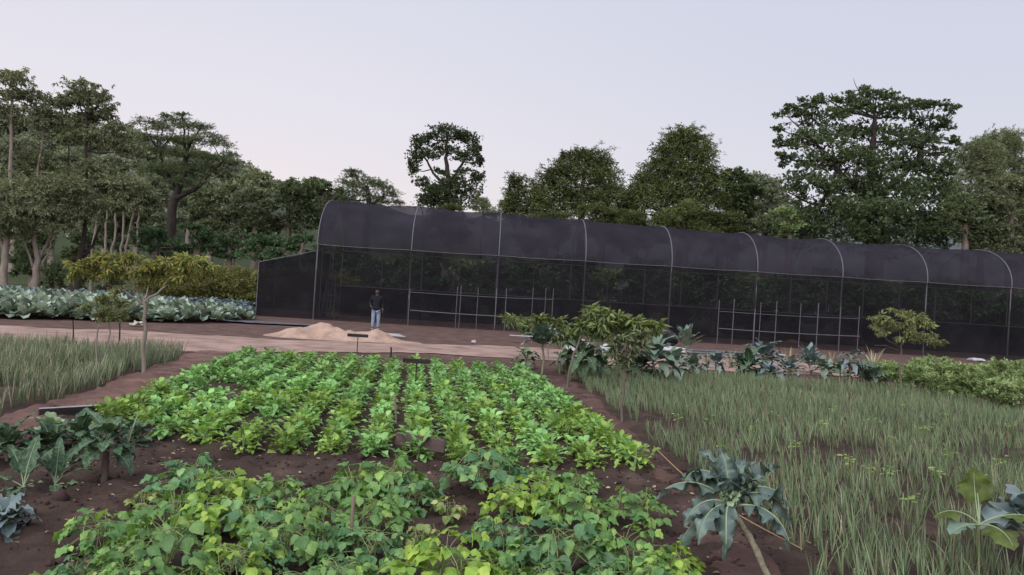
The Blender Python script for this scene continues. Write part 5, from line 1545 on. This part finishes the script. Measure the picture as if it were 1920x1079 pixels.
# snapped leaf bunch with pale ribs
f = P(228, 898)
root = thing('snapped_kale', 'snapped kale leaf bunch with pale upturned ribs right of the brown trunk', 'kale leaves', f)
mb, m2 = MB(), MB()
for az, el, L, W, dr in ((D(255), D(-75), .22, .13, D(-20)), (D(200), D(-68), .2, .1, D(-30)), (D(330), D(-72), .22, .11, D(-25))):
    A, p_, n_ = kleaf([0.02, 0, .30], az, el, L, W, dr, pet=.1, nl=12, nw=7); mb.grid(A)
mb.build('leaves', m_kale_g, root)
for tx, tz in ((.11, .62), (.05, .50), (-.02, .46), (.0, .12)):
    m2.tube([[.01, 0, .22], [tx * .5, 0, .22 + (tz - .22) * .5], [tx, .02, tz]], [.016, .012, .005], 6)
m2.build('ribs', m_rib, root)

# --- bottom right broad-leaved plant
f = P(1835, 1112); f[2] = float(H(f[0], f[1])) - .03
m_bstem2 = mat('olive_stem', (.17, .22, .08), (.12, .16, .06), 12, .6)
m_bl = leafmat('olive_broad_leaves', [(.040, .060, .010), (.062, .085, .014), (.095, .125, .022)], .25, .45, .5, .35, 9.0, 0, bump=.4, bscale=25)
tpp = PD(1836, 985, f[1])
bl_ = [dict(az=D(100), el=D(72), L=.42, W=.29, droop=D(-14), pet=.36, ruffle=.10, fold=.06, prof=OV), dict(az=D(290), el=D(22), L=.34, W=.30, droop=D(95), pet=.25, ruffle=.15, fold=-.2, prof=OV),
       dict(az=D(340), el=D(40), L=.42, W=.2, droop=D(60), pet=.4, ruffle=.15, fold=-.2, prof=OV), dict(az=D(20), el=D(25), L=.34, W=.24, droop=D(30), pet=.25, ruffle=.2, fold=.2, mt=m_kale_b, prof=OV),
       dict(az=D(170), el=D(45), L=.36, W=.16, droop=D(95), pet=.4, ruffle=.15, fold=-.4, prof=OV), dict(az=D(60), el=D(60), L=.36, W=.16, droop=D(60), pet=.5, ruffle=.15, fold=.3, prof=OV),
       dict(az=D(200), el=D(10), L=.3, W=.18, droop=D(50), pet=.3, ruffle=.2, fold=.2, mt=m_kale_g, prof=OV), dict(az=D(80), el=D(80), L=.42, W=.07, droop=D(35), pet=.6, ruffle=.3, fold=.3, mt=m_kale_y, prof=OV)]
kale('broad-leaved plant with an upright olive leaf in the bottom right corner', f, [f, (f + tpp) / 2, tpp], bl_, m_bl, 'leafy plant', 'leafy_plant', parts=True, stalk_r=(.008, .006), stalk_mt=m_bstem2)
simple_kale('bluish broad leaves of a plant cut by the right photo edge', (1925, 1050), (1930, 985), 9, .34, .2, m_kale_b, 75, 10, 60, .012, 41, name='leafy_plant', cat='leafy plant')

# ------------------------------------------------------------------ bean plants
BM = {
    'dark': leafmat('dark_bean_leaves', [(.050, .125, .050), (.080, .17, .070), (.11, .22, .085), (.18, .30, .09)], .28, .48, .3, .35, 5.0, .15, bump=.5, bscale=45),
    'mid': leafmat('green_bean_leaves', [(.065, .15, .045), (.115, .225, .062), (.16, .29, .08), (.26, .38, .085)], .32, .48, .3, .35, 5.0, .15, bump=.5, bscale=45),
    'lime': leafmat('lime_bean_leaves', [(.10, .20, .04), (.19, .31, .05), (.25, .38, .06), (.34, .45, .09)], .38, .5, .3, .3, 5.0, .15, bump=.5, bscale=45),
    'pale': leafmat('yellowing_bean_leaves', [(.13, .20, .06), (.22, .28, .09), (.32, .35, .13), (.40, .38, .18)], .35, .55, .3, .3, 6.0, .15, bump=.5, bscale=45),
}
m_bstem = mat('bean_stem', (.22, .26, .11), (.15, .18, .08), 12, .7)
m_pod = leafmat('bean_pods', [(.25, .33, .13), (.36, .40, .19), (.44, .42, .24)], .15, .5, .15, .3, 3, 0)
BP = lambda s: np.where(s < .25, .72 + 1.1 * s, (1 - ((s - .25) / .75) ** 1.6) * 1.0) * np.where(s < .04, .6, 1)
TB = [leafT(8, 7, .132, .112, BP, 0, rnd(-.35, .3), rnd(.1, .9), .22, 2.2, q) for q in range(8)]
TPOD = leafT(6, 3, .12, .012, lambda s: np.ones_like(s), 0, .8, .25)


def bean_meshes(seed, dens, hgt, spread, drooped):
    n_ = dens
    fol, stm = MB(), MB()
    Q = 3
    tips = []
    for q in range(Q + 1):
        a = rnd(0, 6.28); tpz = hgt * rnd(.6, .9); r_ = spread * rnd(.1, .5)
        pts = bend([rnd(-.03, .03), rnd(-.03, .03), -.02], [r_ * math.cos(a), r_ * math.sin(a), tpz], 6, .12, 0)
        stm.tube(pts, np.linspace(.007, .004, 6), 5); tips.append(pts)
    P_, Fd, S_ = [], [], []
    for i in range(n_):
        pts = tips[i % len(tips)]; b0 = pts[RNG.integers(2, 6)]
        a = i * 2.4 + rnd(-.5, .5); rr = spread * math.sqrt(rnd(.05, 1))
        zt = hgt * (1.05 - .55 * (rr / spread) ** 1.6) * (rnd(.75, 1.1) if RNG.random() < .7 else rnd(.35, .75))
        e = np.array([rr * math.cos(a), rr * math.sin(a), max(.05, zt)])
        stm.tube(bend(b0, e, 5, .08, -.15), np.linspace(.0035, .0022, 5), 4)
        out_ = np.array([math.cos(a), math.sin(a), 0])
        dz = -rnd(-.2, .9) - drooped
        for k, off in enumerate((0, 1.15, -1.15)):
            ca, sa = math.cos(off), math.sin(off)
            f = np.array([out_[0] * ca - out_[1] * sa, out_[0] * sa + out_[1] * ca, dz + rnd(-.25, .35)])
            P_.append(e + (0 if k else .03) * out_ + .012 * norm(f)); Fd.append(f); S_.append(rnd(.55, 1.2) * (1 if k == 0 else .88))
    P_, Fd, S_ = np.array(P_), np.array(Fd), np.array(S_)
    w_ = RNG.integers(0, 8, len(P_))
    for j in range(8):
        q = w_ == j
        fol.inst(TB[j], P_[q], frames(Fd[q], roll=rnd(-.7, .7, q.sum())), S_[q])
    nleaf = len(fol.F); np_ = 7
    a = rnd(0, 6.28, np_); rr = spread * rnd(.3, .9, np_)
    fol.inst(TPOD, np.stack([rr * np.cos(a), rr * np.sin(a), hgt * rnd(.45, .95, np_)], 1), frames(np.stack([.25 * np.cos(a), .25 * np.sin(a), -1 + 0 * a], 1)), rnd(.7, 1.2, np_), 1)  # bean pods, merged into the leaf mesh
    return fol.mesh('bean_leaves_pods'), stm.mesh('bean_stems')


BMESH = [bean_meshes(k, d, h, s_, dr) for k, (d, h, s_, dr) in enumerate([(40, .46, .34, .2), (46, .50, .36, .1), (36, .42, .34, .3), (44, .48, .35, .2), (17, .36, .27, .5), (15, .36, .25, .6)])]
BCACHE = {}


def bean(px, py, wpx, tone, label, var=None):
    # (px,py): centre of the plant as seen; its foot lies below
    b = P(px, py + 28)
    for _ in range(4):
        b = P(px, py + .20 * FPX / b[1])
    sc_ = wpx / FPX * b[1] / .555
    sc_ = min(1.25, max(.5, sc_))
    z = float(H(b[0], b[1]))
    o = thing('bean_plant', label, 'bean plant', (b[0], b[1], z), rnd(0, 6.28), 'bean plants in the front bed')
    v = var if var is not None else (RNG.integers(4, 6) if tone == 'pale' else RNG.integers(0, 4))
    for j, (nm, mt) in enumerate((('leaves', BM[tone]), ('stems', m_bstem))):
        key = (v, j, tone if j == 0 else '')
        if key not in BCACHE:
            me = BMESH[v][j].copy(); me.materials.clear(); me.materials.append(mt); me.materials.append(m_pod if tone != 'dark' else mt); BCACHE[key] = me
        link(nm, BCACHE[key], o)
    o.scale = (sc_, sc_, sc_ * (.95 if tone != 'pale' else .85))


beans = [
    (188, 982, 105, 'mid', 'lone green bean plant in bare soil, farthest left of the front bed'), (240, 968, 60, 'pale', 'small yellowing bean plant just right of the lone left one'),
    (352, 892, 95, 'dark', 'dark bean plant nearest the left end of the leafy green bed'), (418, 912, 100, 'lime', 'brightest lime bean plant, right of the dark one in the back row'),
    (325, 945, 110, 'mid', 'mid green bean plant below the dark back-row one'), (400, 955, 100, 'lime', 'lime bean plant directly below the brightest lime one'),
    (300, 1032, 150, 'mid', 'large green bean plant at the front, left of the dark pair'), (188, 1068, 80, 'pale', 'yellowing bean plant low at the front, near the lone left plant'),
    (45, 1070, 90, 'pale', 'yellowing bean plant in the bottom left corner'), (465, 955, 120, 'dark', 'dark bean plant in the middle of the left half of the bed'),
    (520, 912, 85, 'mid', 'green bean plant in the back row, right of the brightest lime plant'), (545, 1002, 130, 'mid', 'full green bean plant left of the tall grey stick'),
    (590, 935, 100, 'mid', 'green bean plant in the back row, left above the tall grey stick'), (655, 895, 95, 'mid', 'green bean plant in the back row, directly behind the tall grey stick'),
    (722, 895, 110, 'mid', 'green bean plant in the back row below the brown weathered plank'), (772, 912, 80, 'dark', 'dark bean plant at the right end of the long back row'),
    (700, 955, 105, 'mid', 'green bean plant just right of the tall grey stick'), (690, 1012, 110, 'dark', 'dark bean plant at the foot of the tall grey stick, right side'),
    (620, 1000, 100, 'dark', 'dark bean plant at the foot of the tall grey stick, left side'), (782, 985, 90, 'pale', 'yellowing bean plant with hanging pods, left of the bare soil gap'),
    (845, 932, 75, 'pale', 'sparse yellowing bean plant in the bare soil gap'), (908, 885, 115, 'dark', 'dark bean plant right of the brown weathered plank'), 
    (955, 935, 85, 'lime', 'lime bean plant right of the bare soil gap'), (1010, 925, 95, 'lime', 'lime bean plant with hanging pods below the right end of the leafy greens'),
    (1066, 945, 105, 'mid', 'green bean plant left of the big kale, in the back row'), (938, 985, 95, 'dark', 'dark low bean plant right of the yellowing plant with pods'),
    (1085, 885, 60, 'mid', 'small green bean plant alone near the leafy greens bed'), (1190, 945, 85, 'mid', 'green bean plant touching the left leaves of the big kale'),
    (1045, 985, 70, 'pale', 'yellowing bean plant below the lime plant with pods'), (1130, 1000, 80, 'pale', 'yellowing bean plant left of the big kale, in the middle row'),
    (1060, 1030, 135, 'dark', 'dark full bean plant at the front, left of the big kale'), (1175, 1030, 130, 'mid', 'green bean plant at the front beside the big kale'),
    (1258, 1045, 90, 'lime', 'lime bean plant under the left leaves of the big kale'), (840, 1062, 150, 'lime', 'wide lime bean plant at the bottom edge, middle of the photo'),
    (925, 1060, 90, 'mid', 'green bean plant at the bottom edge, right of the wide lime one'), (640, 1062, 105, 'mid', 'green bean plant at the bottom edge beside the short grey stick'),
    (550, 1066, 100, 'dark', 'dark bean plant at the bottom edge, left of the short grey stick'), (430, 1045, 110, 'lime', 'lime bean plant at the bottom edge, right of the large front plant'),
    (360, 1075, 90, 'dark', 'dark bean plant at the bottom edge under the large front plant'), (480, 1025, 90, 'dark', 'dark bean plant between the large front plant and the full green one'),
    (270, 905, 45, 'pale', 'tiny dry bean plant in bare soil, left of the dark back-row plant'), (1020, 1062, 100, 'mid', 'green bean plant at the bottom edge, left of the dark full one'),
    (740, 1055, 90, 'mid', 'green bean plant at the bottom edge, left of the wide lime one'), (1130, 1072, 100, 'dark', 'dark bean plant at the bottom edge near the big kale'),
    (1225, 1082, 90, 'mid', 'green bean plant at the bottom edge under the big kale leaves'), (1300, 1085, 60, 'pale', 'small yellowing plant at the foot of the big kale stalk'),
    (140, 1040, 75, 'dark', 'low dark bean plant at the lower left, between the lone plant and the bottom edge'), (240, 1010, 85, 'mid', 'green bean plant right below the lone left plant'),
    (235, 1072, 85, 'mid', 'green bean plant at the bottom edge, far left of the row'), (985, 1015, 80, 'mid', 'green bean plant filling the gap right of the wide lime one'),
    (1120, 925, 60, 'pale', 'thin yellowing bean plant near the right end of the leafy bed'), (1010, 880, 60, 'mid', 'small green bean plant close under the leafy bed, right half'),
]
for b in beans: bean(*b)

# litter on the soil of the front bed: dry leaves and clods
m_lit = leafmat('dry_leaf_litter', [(.16, .11, .07), (.25, .19, .12), (.33, .28, .18)], .1, .7, .2, .2, 3, 0)
n_ = 900
pp_ = np.stack([rnd(-6, 3.2, n_), rnd(5.2, 10.0, n_)], 1)
mb = MB(); a = rnd(0, 6.28, n_)
mb.inst(leafT(4, 3, .05, .026, OV, 0, .3, .4), np.c_[pp_, H(pp_[:, 0], pp_[:, 1]) + .012], frames(np.stack([np.cos(a), np.sin(a), rnd(-.1, .4, n_)], 1), roll=rnd(-.6, .6, n_)), rnd(.4, 1.3, n_))
tag(mb.build('leaf_litter', m_lit), 'scattered dry leaf litter on the dark soil', 'litter', kind='stuff')
n_ = 5200
pp_ = np.stack([rnd(-7, 4, n_), 5.2 + 5.5 * RNG.random(n_)], 1)
ico = np.array([[0, 0, 1], [.9, 0, .2], [.3, .85, .15], [-.7, .5, .2], [-.75, -.5, .1], [.3, -.85, .2], [0, 0, -.6]])
icf = np.array([[0, 1, 2], [0, 2, 3], [0, 3, 4], [0, 4, 5], [0, 5, 1], [6, 2, 1], [6, 3, 2], [6, 4, 3], [6, 5, 4], [6, 1, 5]])
mb = MB(); mb.inst((ico, icf), np.c_[pp_, H(pp_[:, 0], pp_[:, 1])], frames(RNG.standard_normal((n_, 3))), np.abs(RNG.standard_normal((n_, 1))) * rnd(.5, 1.2, (n_, 3)) * np.where(RNG.random((n_, 1)) < .15, .034, .014) + .004)
tag(mb.build('soil_clods', mat('soil_clod', (.06, .035, .034), (.035, .02, .02), 12, .95, .1, .5, 60)), 'loose crumbly soil clods of the front bed', 'soil clods', kind='stuff')
